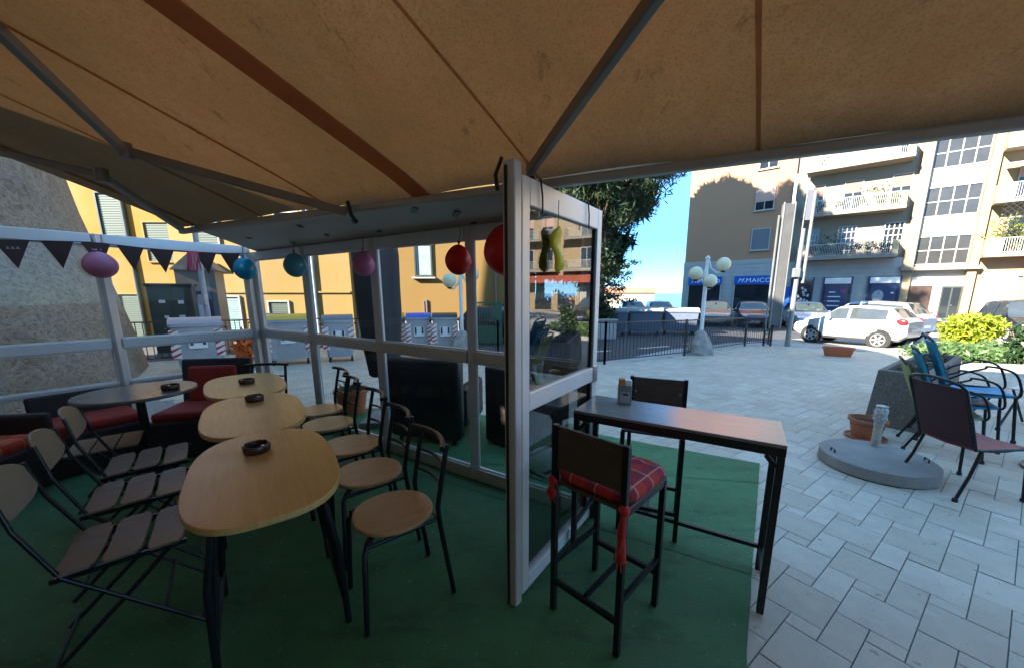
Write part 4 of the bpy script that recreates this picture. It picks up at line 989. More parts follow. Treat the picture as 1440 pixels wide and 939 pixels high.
# ---------------------------------------------------------------- cars
def smoothstep(a, b, x): x = max(0, min(1, (x - a) / (b - a))); return x * x * (3 - 2 * x)
def lerp_tab(tab, x):
    for (a, b), (c, d) in zip(tab[:-1], tab[1:]):
        if x <= c: k = smoothstep(a, c, x) * .35 + .65 * max(0, min(1, (x - a) / (c - a))); return b + (d - b) * k
    return tab[-1][1]
def car(loc, yaw, label, pm, L=3.9, Wd=1.68, Hh=1.52, group='parked cars', shade=None, suv=False):
    t = thing('parked_car', label, 'car', loc, yaw, group)
    hl = L / 2; w = Wd / 2
    yr0, yr1 = -hl + .05, -hl + .52          # tailgate
    yw0, yw1 = hl * .02 + .30, hl - .95      # windscreen top / base
    belt = [(-hl, .90), (-hl + .5, .98), (yw1 - .2, .93), (hl - .35, .78), (hl, .62)]
    roof = [(-hl, .92), (-hl + .12, 1.02), (yr1 - .05, Hh - .07), (-.3, Hh), (yw0 - .1, Hh - .04), (yw1, .97), (hl - .35, .82), (hl - .05, .70), (hl, .62)]
    wid = [(-hl, .80), (-hl + .25, .95), (-hl + 1, 1.0), (hl - .9, 1.0), (hl - .25, .93), (hl, .74)]
    zb = [(-hl, .42), (-hl + .18, .27), (hl - .3, .24), (hl, .36)]
    ys = sorted(set([-hl + L * i / 44 for i in range(45)] + [yr0, yr1, yw0, yw1]))
    rings = []
    for y in ys:
        b_, r_, k, z0 = lerp_tab(belt, y), lerp_tab(roof, y), lerp_tab(wid, y) * w, lerp_tab(zb, y)
        r_ = max(r_, b_ + .01); cab = min(1, (r_ - b_) / .45); kr = k * (1 - .20 * cab)
        half = [(k * .80, z0), (k * .97, z0 + .07), (k, z0 + .25), (k * 1.0, (z0 + b_) / 2 + .1), (k * .985, b_ - .05), (k * .965, b_), (k * .965 + (kr - k * .965) * .5, b_ + (r_ - b_) * .45), (kr, b_ + (r_ - b_) * .84), (kr * .90, b_ + (r_ - b_) * .95), (kr * .5, r_), (0, r_ + .012)]
        rings.append([(x, y, z) for x, z in half] + [(-x, y, z) for x, z in half[-2::-1]])
    n = len(rings[0]); body = MB(); gl = MB()
    vs = [p for g in rings for p in g]; bf = []; gf = []
    for i in range(len(rings) - 1):
        ym = (ys[i] + ys[i + 1]) / 2
        for k in range(n - 1):
            kk = k if k < 10 else 2 * 10 - k - 1
            f = (i * n + k, i * n + k + 1, (i + 1) * n + k + 1, (i + 1) * n + k)
            side = kk in (5, 6) and yr1 + .05 < ym < yw1 - .32 and not (abs(ym + .12) < .055)
            ws = kk in (8, 9) and yw0 < ym < yw1 - .02
            rs = kk in (8, 9) and yr0 + .1 < ym < yr1
            ws2 = kk == 7 and yw0 + .1 < ym < yw1 - .05
            (gf if (side or ws or rs or ws2) else bf).append(f)
    bf.append(tuple(range(n - 1, -1, -1))); bf.append(tuple((len(rings) - 1) * n + k for k in range(n)))
    body.add(vs, bf); bo = body.build('body', pm, t, smooth=35)
    gl.add(vs, gf); gl.build('window', CGLASS, t, smooth=35)
    if shade:
        q = []
        for y in (yw0 + .06, yw1 - .1):
            b_, r_ = lerp_tab(belt, y), lerp_tab(roof, y); k = lerp_tab(wid, y) * w * .72
            q += [(-k, y, max(r_, b_) + .012), (k, y, max(r_, b_) + .012)]
        MB().add(q + [(a, b - .005, c - .008) for a, b, c in q], [(0, 1, 3, 2), (4, 6, 7, 5), (0, 4, 5, 1), (2, 3, 7, 6)]).build('sun_shade', shade, t)
    yf, yb = hl - .72, -hl + .66
    for y in (yf, yb):
        for s_ in (-1, 1):
            MB().tube([(s_ * (w * lerp_tab(wid, y) + .004), y, .32), (s_ * (w * lerp_tab(wid, y) - .16), y, .32)], .345, 24).build('wheel_arch', TYRE, t)
            xo = s_ * (w * lerp_tab(wid, y) + .012)
            wh = MB().tube([(xo, y, .30), (xo - s_ * .17, y, .30)], .30, 26).build('wheel', TYRE, t, smooth=40)
            g = MB().tube([(xo + s_ * .004, y, .30), (xo - s_ * .01, y, .30)], .055, 14)
            for k in range(6):
                a = 2 * math.pi * k / 6; g.bar((xo + s_ * .004, y, .30), (xo + s_ * .004, y + .19 * math.cos(a), .30 + .19 * math.sin(a)), .02, .055)
            g.tube([(xo + s_ * .004, y + .195 * math.cos(2 * math.pi * k / 22), .30 + .195 * math.sin(2 * math.pi * k / 22)) for k in range(22)], .016, 6, closed=True)
            g.build('rim', RIM, wh, smooth=40)
    RL = mat('tail_red', (.45, .02, .025), .2, 0, .1, 3); HL = mat('headlamp', (.62, .63, .64), .12, 0, .1, 3)
    for s_ in (-1, 1):
        MB().ball((s_ * w * .875, -hl + .17, .93), (.055, .17, .11), 12).build('tail_light', RL, t, smooth=60)
        MB().ball((s_ * w * .66, hl - .16, .68), (.17, .12, .075), 10).build('headlight', HL, t, smooth=60)
        MB().ball((s_ * (w + .07), yw1 - .34, .98), (.085, .06, .065), 8).build('mirror', pm, t, smooth=60)
        for yh in (.1, -.75): MB().box((s_ * (w * .992 + .002), yh, .80), (.02, .16, .025)).build('door_handle', pm, t)
        g = MB()
        for yy in (yw1 - .5, -.12, -hl + 1.15): g.box((s_ * (w * 1.0 - .001), yy, .60), (.006, .008, .52))
        g.build('door_gap', TYRE, t)
        MB().box((s_ * (w * .985), 0, .27), (.03, L * .52, .05)).build('sill', DKPLAST, t)
    MB().box((0, -hl + .005, .62), (.5, .012, .11)).build('number_plate', WHITEP, t)
    MB().box((0, hl - .012, .52), (.9, .02, .10)).build('grille', DKPLAST, t)
    MB().box((0, hl - .01, .40), (.5, .02, .1)).build('number_plate', WHITEP, t)
    return t
PW = paint('white_car_paint', (.44, .45, .46), .15); PS = paint('silver_car_paint', (.42, .43, .44), .5); PB = paint('black_car_paint', (.012, .013, .017)); PG = paint('grey_car_paint', (.16, .17, .18), .3)
PT = paint('beige_car_paint', (.36, .31, .25), .3); PN = paint('navy_car_paint', (.02, .03, .06)); PLB = paint('pale_blue_car_paint', (.38, .45, .52), .2)
car((12.4, 14.0, -.385), -28, 'silver white hatchback parked side on behind the orange pot', PW, 3.4, 1.58, 1.44)
car((14.6, 16.0, -.39), -24, 'white car just behind the side on silver hatchback, only its roof showing', PLB, 4.0, 1.7, 1.56)
car((16.2, 21.5, -.49), 205, 'pale blue car with a tan sunshade, nose pointing out behind the silver hatchback', PLB, 4.0, 1.68, 1.5, shade=SHADE)
car((19.2, 19.8, -.49), 150, 'grey car seen at the rear end of the silver hatchback', PG, 3.9, 1.68, 1.5)
car((12.3, 24.0, -.49), 205, 'beige car with a gold sunshade parked under the blue shop sign', PT, 4.1, 1.7, 1.48, shade=SHADE)
car((14.2, 23.2, -.49), 205, 'dark navy car between the beige car and the sign mast', PN, 4.1, 1.7, 1.48)
car((9.6, 26.5, -.49), 190, 'pale car at the far end of the road behind the globe lamp', PS, 3.9, 1.68, 1.46)
car((8.0, 27.5, -.49), 190, 'silver car farthest left in the row, beyond the dumpsters', PS, 3.9, 1.68, 1.44)
car((21.0, 15.6, -.4), 215, 'black estate car behind the yellow green bush', PB, 4.4, 1.8, 1.62)
car((-.4, 15.4, -.45), 100, 'black car beside the green gate, seen past the window post', PB, 4.2, 1.75, 1.5)

# ---------------------------------------------------------------- red hoop barrier
t = thing('hoop_barrier', 'red and white hoop barrier on the pavement left of the bush', 'barrier', (18.2, 16.7, -.39), -40)
HR = mat('hoop_red', (.55, .05, .05), .5)
MB().tube([(-.42, 0, 0), (-.42, 0, .82), (-.36, 0, .98), (-.25, 0, 1.05)], .035, 10).build('post', HR, t, smooth=50)
MB().tube([(.42, 0, 0), (.42, 0, .82), (.36, 0, .98), (.25, 0, 1.05)], .035, 10).build('post', HR, t, smooth=50)
MB().tube([(-.25, 0, 1.05), (.25, 0, 1.05)], .035, 10).build('crossbar', WHITEP, t, smooth=50)
# ---------------------------------------------------------------- totem sign and mast
POLEG = mat('pole_grey', (.26, .26, .25), .45, .3, .1, 4, dirt=.3)
t = thing('totem_sign', 'tall narrow grey box sign on lattice legs beyond the railing', 'sign', (8.95, 13.3, -.375), 10)
MB().box((0, 0, 2.78), (.30, .24, 4.05)).build('box', mat('sign_grey', (.10, .096, .09), .6, 0, .12, 3, dirt=.3), t, bevel=.01)
for x in (-.167, .167): MB().box((x, -.1, 2.75), (.03, .07, 4.2)).build('trim', POLEG, t, bevel=.006)
MB().box((-.26, -.02, 2.5), (.03, .06, 3.9)).build('side_rod', POLEG, t)
g = MB()
for x in (-.25, -.02): g.tube([(x, 0, 0), (x, 0, .78)], .035, 8)
for k in range(5): g.tube([(-.25, 0, .1 + .15 * k), (-.02, 0, .2 + .15 * k)], .014, 6)
g.build('lattice_leg', DKMET, t)
MB().box((.14, 0, 5.25), (.06, .06, .95)).build('mast_tip', WHITEP, t)
t = thing('banner_mast', 'pale steel mast with a small box and glass flag beside the totem sign', 'mast', (9.5, 13.25, -.37), 10)
MB().tube([(0, 0, 0), (.03, 0, 4.0)], [.085, .06], 14).build('pole', POLEG, t, smooth=50)
MB().tube([(-.02, 0, 3.95), (.01, 0, 5.6)], .02, 8).build('tip', POLEG, t)
MB().box((-.06, -.08, 2.55), (.2, .14, .3)).build('junction_box', POLEG, t, bevel=.01)
MB().tube([(.22, 0, 2.2), (.24, 0, 5.2)], .045, 10).build('side_tube', POLEG, t)
MB().box((.12, 0, 4.75), (.2, .02, .95)).build('flag_panel', SHUTG, t)
for z in (2.3, 4.2): MB().bar((0, 0, z), (.23, 0, z), .03, .03).build('bracket', DKMET, t)

# ---------------------------------------------------------------- apartment building
bl = thing('apartment_building', 'peach and cream apartment block with balconies and a hearing shop below', 'building', (28, 27, -.45), 40)
ZB = .45
def bb(x0, x1, y0, y1, z0, z1): return MB().box(((x0 + x1) / 2, (y0 + y1) / 2, (z0 + z1) / 2 + ZB), (x1 - x0, y1 - y0, z1 - z0))
bb(-16, -8.0, 0, 12, 4.36, 17).build('wall', PEACH, bl)
bb(-8.0, -.9, .20, 12, 4.0, 17).build('wall', CREAM, bl)
bb(-16.04, -.9, -.05, 12, -.6, 4.0).build('ground_floor_wall', GREYST, bl)
bb(-16.04, -8.0, -.08, 12.02, 4.0, 4.36).build('cornice', WHITE, bl)
bb(-.9, -.38, -.12, 12, -.6, 17).build('pier', PIER, bl)
bb(2.22, 2.62, -.12, 12, -.6, 17).build('pier', PIER, bl)
bb(-.38, 2.22, .30, 12, 2.6, 17).build('stair_wall', WHITE, bl)
bb(-.38, 2.22, .12, 12, -.6, 2.6).build('entrance_wall', WHITE, bl)
bb(-1.0, 2.75, -.42, .12, 3.04, 3.28).build('entrance_canopy', CREAM, bl)
bb(2.62, 36, .2, 12, -.6, 17).build('wall', PIER, bl)
bb(-8.08, -7.9, -.03, .2, 4.36, 17).build('corner_trim', SHUTD, bl)
g = MB()
for k in range(1, 12): g.box((-8.5, -.052, -.3 + .36 * k + ZB), (15.0, .006, .015))
g.build('cladding_joints', mat('joint_grey', (.24, .23, .215), .8), bl)
def window(x0, x1, z0, z1, y, shut=None, sfrac=.6, grid=(2, 1), fm=WHITE, gm=DGLASS, sill=True, par=None):
    par = par or bl
    fr = MB(); e = .07
    for a, b, c, d in ((x0, x0 + e, z0, z1), (x1 - e, x1, z0, z1), (x0 + e, x1 - e, z1 - e, z1), (x0 + e, x1 - e, z0, z0 + e)):
        fr.box(((a + b) / 2, y - .03, (c + d) / 2 + ZB), (b - a, .09, d - c))
    for k in range(1, grid[0]): fr.box((x0 + (x1 - x0) * k / grid[0], y - .02, (z0 + z1) / 2 + ZB), (.06, .05, z1 - z0 - 2 * e))
    for k in range(1, grid[1]): fr.box(((x0 + x1) / 2, y - .016, z0 + (z1 - z0) * k / grid[1] + ZB), (x1 - x0 - 2 * e, .045, .06))
    o = fr.build('window', fm, par)
    MB().box(((x0 + x1) / 2, y - .004, (z0 + z1) / 2 + ZB), (x1 - x0 - e, .012, z1 - z0 - e)).build('pane', gm, o)
    if shut: MB().box(((x0 + x1) / 2, y - .03, z1 - e - (z1 - z0 - 2 * e) * sfrac / 2 + ZB), (x1 - x0 - 2 * e - .004, .04, (z1 - z0 - 2 * e) * sfrac)).build('shutter', shut, o)
    if sill: MB().box(((x0 + x1) / 2, y - .07, z0 - .03 + ZB), (x1 - x0 + .16, .18, .06)).build('sill', WHITE, o)
    return o
for z in (5.1, 8.35, 11.6): window(-10.6, -9.2, z, z + 1.8, 0, SHUTG if z < 6 else SHUT, 1.0 if z < 6 else .62)
window(-10.6, -9.2, 14.85, 16.65, 0, SHUT, .6)
for z in (3.42, 6.62, 9.72, 12.8): window(-.36, 2.2, z, z + 1.95, .30, None, 0, (4, 2), WHITE, MGLASS, False)
def balcony(x0, x1, zs, yw, cheek, name='balcony', front=-1.3, cw=.62):
    o = bb(x0, x1, front, yw, zs, zs + .2).build(name, CREAM, bl)
    g = MB()
    g.prism([(x0 - 0, front + .35), (x0 + cw, front - .0), (x0 + cw, front + .07), (x0 + .08, front + .40), (x0 + .08, yw), (x0, yw)], zs + .2 + ZB, zs + 1.16 + ZB)
    g.build('parapet', cheek, o)
    g = MB(); g.prism([(x1 - .35, front), (x1, front + .2), (x1, yw), (x1 - .08, yw), (x1 - .08, front + .24), (x1 - .35, front + .07)], zs + .2 + ZB, zs + 1.16 + ZB); g.build('parapet', cheek, o)
    g = MB(); n = round((x1 - x0 - cw - .35) / .10)
    for k in range(n + 1): g.box((x0 + cw + (x1 - .35 - x0 - cw) * k / n, front + .03, zs + .66 + ZB), (.022, .022, .92))
    g.box(((x0 + cw + x1 - .35) / 2, front + .03, zs + 1.13 + ZB), (x1 - x0 - cw - .35, .05, .04)); g.box(((x0 + cw + x1 - .35) / 2, front + .03, zs + .28 + ZB), (x1 - x0 - cw - .35, .04, .03))
    g.build('railing', RAILM, o); return o
for zs in (3.98, 7.2, 10.45, 13.7): balcony(-7.15, -1.35, zs, .2, CHEEK)
for zs in (3.72, 6.95, 10.1, 13.4): balcony(2.62, 9.2, zs, .2, CHEEK, front=-1.0, cw=.7)
for zs in (3.72, 6.95, 10.1): balcony(17, 24, zs, .2, CHEEK, front=-1.0, cw=.4)
for zs in (3.72, 6.95, 10.1): balcony(10.0, 15.6, zs, .2, CHEEK, front=-1.0, cw=.4)
GRW = dict(grid=(4, 5), fm=WHITE)
for x0, x1 in ((-6.75, -5.95), (-4.82, -3.72), (-2.22, -1.15)):
    window(x0, x1, 4.25, 6.5, .2, None, 0, sill=False, **GRW)
    window(x0, x1, 7.45, 9.75, .2, SHUTD, .38, sill=False)
window(-6.9, -5.6, 10.7, 13.1, .2, SHUT, .9, sill=False); window(-4.75, -3.4, 10.7, 13.05, .2, SHUT, .9, sill=False); window(-2.15, -1.15, 10.7, 13.0, .2, SHUT, .25, sill=False)
for x0 in (3.5, 6.3, 10.8, 13.2, 18, 21):
    for z in (3.97, 7.2, 10.35): window(x0, x0 + 1.4, z, z + 2.25, .2, SHUT if z > 5 else None, .4, sill=False)
# lattice screen
g = MB()
for k in range(-9, 14):
    x = 2.9 + .3 * k
    for s_ in (1, -1):
        a0 = max(2.95, x) if s_ > 0 else 0
        p0, p1 = Vector((x, -.93, 4.9 + ZB)), Vector((x + s_ * 2.1, -.93 + .004 * s_, 7.0 + ZB))
        # clip to x in [2.95, 5.9]
        lo, hi = 0, 1
        for bound, sg in ((2.95, 1), (5.9, -1)):
            if abs(p1.x - p0.x) > 1e-6:
                kk = (bound - p0.x) / (p1.x - p0.x)
                if (p1.x - p0.x) * sg > 0: lo = max(lo, kk)
                else: hi = min(hi, kk)
        if hi - lo > .05: g.bar(p0.lerp(p1, lo), p0.lerp(p1, hi), .03, .03)
g.build('lattice_screen', DKMET, bl)
aw2 = MB().box((4.6, -.75, 9.25 + ZB), (3.6, 1.1, .06), Matrix.Rotation(R(14), 3, 'X')); aw2.build('sun_blind', WHITE, bl)
bb(4.9, 30, -1.5, .2, 2.55, 3.3).build('shop_awning', mat('rust_awning', (.30, .07, .035), .8, 0, .15, 3), bl)
# doors
def door(x0, x1, z1, m, y=.12):
    o = bb(x0, x1, y - .05, y, -.42, z1).build('door', m, bl)
    bb(x0 + .07, (x0 + x1) / 2 - .04, y - .07, y - .05, -.2, z1 - .1).build('door_leaf', DGLASS if m is GREENC else m, o)
    bb((x0 + x1) / 2 + .04, x1 - .07, y - .07, y - .05, -.2, z1 - .1).build('door_leaf', DGLASS if m is GREENC else m, o)
    MB().ball(((x0 + x1) / 2 + .1, y - .09, .65 + ZB), .04, 8).build('handle', STEEL, o)
door(-.34, .78, 2.0, mat('walnut_door', (.06, .035, .025), .4, 0, .2, 4)); door(1.25, 2.2, 1.95, GREENC)
bb(3.0, 4.45, .12, .2, -.42, 2.5).build('shop_window', GREYP, bl); bb(3.1, 3.6, .09, .12, -.2, 2.0).build('pane', WHITE, bl); bb(3.75, 4.3, .09, .12, 0, 2.1).build('pane', WHITE, bl)
bb(2.9, 4.6, .05, .12, 2.55, 2.85).build('sign_board', ALUW, bl)
for x0 in (5.4, 8.2, 11, 14, 18, 22): bb(x0, x0 + 2.0, .1, .2, -.3, 2.3).build('shop_window', DGLASS, bl)
bb(6.9, 7.6, .06, .1, -.2, 2.2).build('banner', WHITE, bl)
# shop fronts
def shop(x0, x1, z0, z1, head=None, fm=NAVY):
    o = bb(x0, x1, -.13, -.05, z0, z1).build('shop_window', DGLASS, bl); g = MB()
    for a, b, c, d in ((x0 - .05, x0 + .05, z0, z1), (x1 - .05, x1 + .05, z0, z1), (x0 + .05, x1 - .05, z0 - .06, z0 + .06)): g.box(((a + b) / 2, -.11, (c + d) / 2 + ZB), (b - a, .14, d - c))
    g.build('frame', fm, o)
    if head: bb(x0 + .06, x1 - .06, -.15, -.13, z1 - .5, z1 - .06).build('header', head, o)
    return o
def text(s_, x, z, size, m, par, y, shear=0, ext=.01, sx=1):
    c = bpy.data.curves.new('lettering', 'FONT'); c.body = s_; c.size = size; c.align_x = 'LEFT'; c.extrude = ext; c.shear = shear; c.materials.append(m)
    c.space_character = 1.08
    o = bpy.data.objects.new('tmp', c); COL.objects.link(o); bpy.context.view_layer.update()
    me = bpy.data.meshes.new_from_object(o.evaluated_get(bpy.context.evaluated_depsgraph_get())); bpy.data.objects.remove(o)
    o = bpy.data.objects.new('lettering', me); COL.objects.link(o); o.parent = par; o.location = (x, y, z + ZB); o.rotation_euler = (R(90), 0, 0); o.scale = (sx, 1, 1); return o
for x0, x1 in ((-15.45, -12.6), (-11.5, -8.75)):
    o = shop(x0, x1, -.2, 2.2, None, GREYST)
    sg = bb(x0 - .02, x1 + .02, -.2, -.05, 2.22, 2.96).build('sign_board', BLUE, bl)
    mw = mat('sign_white', (.8, .82, .85), .5)
    text('M', x0 + .22, 2.40, .52, mw, sg, -.212, .35, .01, 1.1); text('MAICO', x0 + .86, 2.40, .52, mw, sg, -.212, 0, .01, 1.08)
    MB().box((x0 + .80, -.21, 2.45 + ZB), (.06, .02, .07)).build('sign_mark', mw, sg)
o = shop(-7.3, -5.85, -.3, 2.72); bb(-7.9, -7.1, -.16, -.14, -.3, 2.0).build('poster', BLUE, o)
g = MB()
for k in range(14): g.box((-6.35 + random.uniform(-.4, .25), -.139, random.uniform(.6, 2.0) + ZB), (.14, .006, .22), Matrix.Rotation(random.uniform(-.6, .6), 3, 'Y'))
g.build('poster', mat('poster_pale', (.5, .5, .52), .6, 0, .4, 9), o)
o = shop(-5.2, -3.5, -.3, 2.70, ALUW); p = bb(-5.05, -3.65, -.15, -.135, .0, 2.1).build('poster', NAVY, o)
g = MB()
for k in range(4): g.box((-4.45 - .15 * (k == 0), -.154, 1.55 - .35 * k + ZB), (.75 if k else .4, .004, .08))
g.build('print', ALUW, p)
g = MB()
for k in range(3): g.box((-4.95, -.154, 1.2 - .35 * k + ZB), (.1, .004, .09))
g.ball((-3.95, -.152, 1.65 + ZB), (.14, .006, .12), 8); g.build('print', mat('print_red', (.5, .04, .05), .5), p)
o = shop(-2.55, -.85, -.3, 2.70, ALUW); p = bb(-2.4, -1.0, -.15, -.135, .0, 2.1).build('poster', NAVY, o)
g = MB(); g.ball((-1.95, -.152, 1.25 + ZB), (.32, .008, .45), 12); g.box((-1.95, -.152, .72 + ZB), (.5, .01, .2)); g.build('print', mat('poster_photo', (.36, .34, .33), .6, 0, .6, 7), p)
g = MB(); g.box((-1.2, -.154, 1.5 + ZB), (.16, .004, .1)); g.build('print', ALUW, p)
# balcony plants
def balc_plant(x, z, r, label, m=LEAFE, y=-1.0, n=170):
    mtx = bl.matrix_basis
    th = -R(40); X = 28 + x * math.cos(th) - y * math.sin(th); Y = 27 + x * math.sin(th) + y * math.cos(th)
    t = thing('balcony_plant', label, 'plant', (X, Y, z), 40, 'potted plants on the balconies')
    MB().lathe([(.10, 0), (.15, .25)], 12).build('pot', TERRA, t); MB().leaves((0, 0, .28 + r * .8), (r * 1.2, .28, r), n, .07, .1).build('foliage', m, t)
sp = 0
for i, x in enumerate((-6.2, -5.4, -4.6, -3.7, -2.9, -2.1)):
    pl = ('at the left end', 'second from the left', 'third from the left', 'fourth from the left', 'second from the right', 'nearest the right end')[i]
    balc_plant(x, 4.18, .42, 'dark bushy plant behind the first floor railing, ' + pl, LEAFD if i % 2 else LEAFE)
balc_plant(-5.3, 4.18, 1.0, 'tall leggy shrub on the first floor balcony reaching over the railing', LEAFE, -.6, 150)
for i, x in enumerate((-6.0, -4.9, -3.8, -2.6)):
    pl = ('at its left end', 'left of the middle', 'right of the middle', 'at its right end')[i]
    balc_plant(x, 7.4, .36, 'pale bushy plant on the second floor balcony, ' + pl, LEAFE, -1.05, 120)
balc_plant(-3.0, 7.4, 1.05, 'tall climbing plant beside the right window of the second floor balcony', LEAFE, -.2, 120)
balc_plant(-1.85, 7.4, .4, 'ochre green plant hanging at the right cheek of the second floor balcony', LEAFB, -.7, 90)
balc_plant(3.7, 3.93, 1.3, 'climber with yellow green leaves on the lattice screen', LEAFB, -.62, 420)
balc_plant(-6.2, 10.65, .35, 'small bare plant on the third floor balcony', LEAFE, -1.05, 60)

# ---------------------------------------------------------------- left side: stone tower, yellow houses
t = thing('stone_tower', 'massive battered rubble stone tower at the left', 'tower', (-13.2, 3.5, -.3))
g = MB(); rings = []
for z, s_ in ((0, 6.75), (.6, 6.68), (1.5, 6.52), (3.5, 6.15), (7, 5.7), (12, 5.4)):
    rings.append([(s_ * (1 + .012 * math.sin(7 * a) + .006 * math.sin(23 * a + z)) * math.cos(a) , s_ * (1 + .012 * math.sin(7 * a)) * math.sin(a), z) for a in [2 * math.pi * k / 72 for k in range(72)]])
g.loft(rings); g.build('wall', STONE, t, smooth=60)
def house(name, label, x0, x1, y0, y1, h, m):
    t = thing(name, label, 'house', ((x0 + x1) / 2, y0, -.5))
    MB().box((0, (y1 - y0) / 2, h / 2), (x1 - x0, y1 - y0, h)).build('wall', m, t)
    return t
def hwin(t, cx, z0, z1, w, m, fm=WHITE, shut=True, name='window', depth=.05, slats=True):
    ox = t.location.x; x = cx - ox; z0 += .5; z1 += .5
    g = MB(); e = .06
    for a, b, c, d in ((x - w / 2, x - w / 2 + e, z0, z1), (x + w / 2 - e, x + w / 2, z0, z1), (x - w / 2 + e, x + w / 2 - e, z1 - e, z1), (x - w / 2 + e, x + w / 2 - e, z0, z0 + e)):
        g.box(((a + b) / 2, -.03, (c + d) / 2), (b - a, .08, d - c))
    o = g.build(name, fm, t)
    MB().box((x, -.004, (z0 + z1) / 2), (w - e, .014, z1 - z0 - e)).build('pane' if not shut else 'shutter', m, o)
    if shut and slats:
        g = MB()
        for k in range(int((z1 - z0 - .14) / .09)): g.box((x, -.018, z0 + .1 + .09 * k), (w - .14, .012, .05))
        g.build('slats', m, o)
    return o
h1 = house('house', 'deep yellow house behind the electrical cabinet at left', -24, -13.9, 15.6, 24, 9.5, YEL1)
for x in (-16.3, -19): hwin(h1, x, 3.6, 5.4, 1.0, LOUV, GREENC); 
hwin(h1, -16.2, -.5, 1.5, .95, LOUV, YEL2, True, 'door')
hwin(h1, -14.6, 2.7, 4.3, 1.1, LOUV, YEL2)
MB().tube([(-15.75 - h1.location.x, -.06, 0), (-15.75 - h1.location.x, -.06, 9.4)], .07, 10).build('downpipe', GREENC, h1)
h2 = house('house', 'pale yellow house with louvred doors behind the corner post', -13.88, -6.9, 15.3, 24, 9, YEL2)
hwin(h2, -13.1, -.5, 1.45, .85, LOUV, WHITE, True, 'door'); hwin(h2, -11.9, -.5, 1.4, .95, mat('teal_shutter', (.22, .33, .32), .6), WHITE, True, 'door')
hwin(h2, -9.9, -.5, 1.2, .9, LOUV, WHITE, True, 'door'); hwin(h2, -12.4, 3.2, 4.6, 1.0, LOUV, WHITE); hwin(h2, -9.2, 3.2, 4.6, 1.0, LOUV, WHITE)
MB().box((0, -.03, 2.03), (6.9, .06, .06)).build('cornice', YEL2, h2); MB().box((-2.4, -.14, 3.1), (1.4, .26, .07)).build('ledge', YEL2, h2)
for x in (-8.55, -8.35): MB().tube([(x - h2.location.x, -.06, 0), (x - h2.location.x, -.06, 8.8)], .055, 10).build('downpipe', GREYP, h2)
h3 = house('house', 'ochre house with one tall window behind the bins with coloured lids', -6.88, -.36, 15.6, 26, 9.5, YEL3)
hwin(h3, -4.02, 2.15, 4.9, .72, mat('window_sky', (.30, .36, .36), .1, 0, .2, 2), GREENC, False); MB().box((-4.02 - h3.location.x, -.05, 3.95), (.6, .05, .05)).build('transom', GREENC, h3)
MB().box((-4.02 - h3.location.x, -.08, 2.6), (.95, .16, .06)).build('sill', WHITE, h3)
hwin(h3, -4.03, .65, 1.22, .17, DGLASS, SHUTD, False); MB().box((0, -.04, .48), (6.5, .08, .95)).build('plinth', WALLG, h3)
for x in (-1.1, -5.6): MB().tube([(x - h3.location.x, -.06, .9), (x - h3.location.x, -.06, 9.4)], .05, 10).build('downpipe', SHUTD, h3)
h4 = house('house', 'white house far back beside the ochre house', -1.2, .9, 27.5, 33, 8.5, WHITE)
hwin(h4, -.2, .9, 2.4, .9, DGLASS, DKMET, False); hwin(h4, -.2, 4.2, 5.6, .9, DGLASS, DKMET, False)
# green gate
t = thing('green_gate', 'green metal gate with bars over a solid lower panel, by the ochre house', 'gate', (-1.35, 14.2, -.42), 0)
MB().box((0, 0, .36), (1.0, .04, .66)).build('panel', GREENP, t)
g = MB()
for k in range(10): g.box((-.47 + .095 * k, 0, 1.12), (.022, .022, .86))
g.build('bars', GREENP, t)
for x in (-.52, .52): MB().box((x, 0, .82), (.07, .07, 1.62)).build('post', GREENP, t)
MB().box((0, 0, 1.55), (.97, .05, .05)).build('top_rail', GREENP, t); MB().box((.42, -.01, 1.15), (.22, .045, .75)).build('mesh_panel', GREENP, t)
# electrical cabinet
t = thing('electrical_cabinet', 'large dark green electrical cabinet with stickers in front of the yellow houses', 'cabinet', (-10.55, 11.4, -.35), -30)
MB().box((0, 0, 1.05), (1.02, .5, 2.0)).build('case', GREENC, t, bevel=.02); MB().box((0, 0, 2.08), (1.1, .6, .08)).build('roof', GREENC, t, bevel=.02); MB().box((0, 0, .04), (1.06, .55, .1)).build('plinth', CONC, t)
for x in (-.25, .25): MB().box((x, -.258, 1.05), (.47, .014, 1.85)).build('door', GREENC, t, bevel=.004)
for i, (x, z, w, h) in enumerate(((-.2, 1.6, .14, .09), (.22, 1.58, .13, .1), (-.15, 1.15, .1, .08), (.2, 1.16, .14, .07), (.05, .95, .26, .15), (-.1, .5, .16, .08))): MB().box((x, -.268, z), (w, .006, h)).build('sticker', WHITEP if i % 2 else ALUW, t)
# grey portable toilet-like booth behind cabinet
t = thing('service_booth', 'narrow grey booth with a glazed door standing right of the electrical cabinet', 'booth', (-10.55, 12.5, -.4), -25)
MB().box((0, 0, 1.3), (1.0, 1.0, 2.6)).build('walls', mat('booth_grey', (.16, .155, .15), .6, 0, .15, 2, dirt=.3), t); MB().prism([(-.6, 2.6), (.6, 2.6), (0, 3.2)], -.55, .55, axis='y').build('roof', MATS['booth_grey'], t)
o = MB().box((.1, -.51, 1.0), (.5, .03, 1.9)).build('door', NAVY, t); MB().box((.1, -.53, 1.2), (.3, .012, 1.1)).build('pane', mat('blue_pane', (.25, .36, .5), .1), o)
# utility pole near left
t = thing('utility_pole', 'slim pale pole rising in front of the pale yellow house', 'pole', (-9.5, 11.3, -.3))
MB().tube([(0, 0, 0), (0, 0, 8)], [.075, .055], 12).build('shaft', GREYP, t, smooth=50); MB().box((0, -.09, 1.6), (.2, .1, .3)).build('box', GREYP, t)
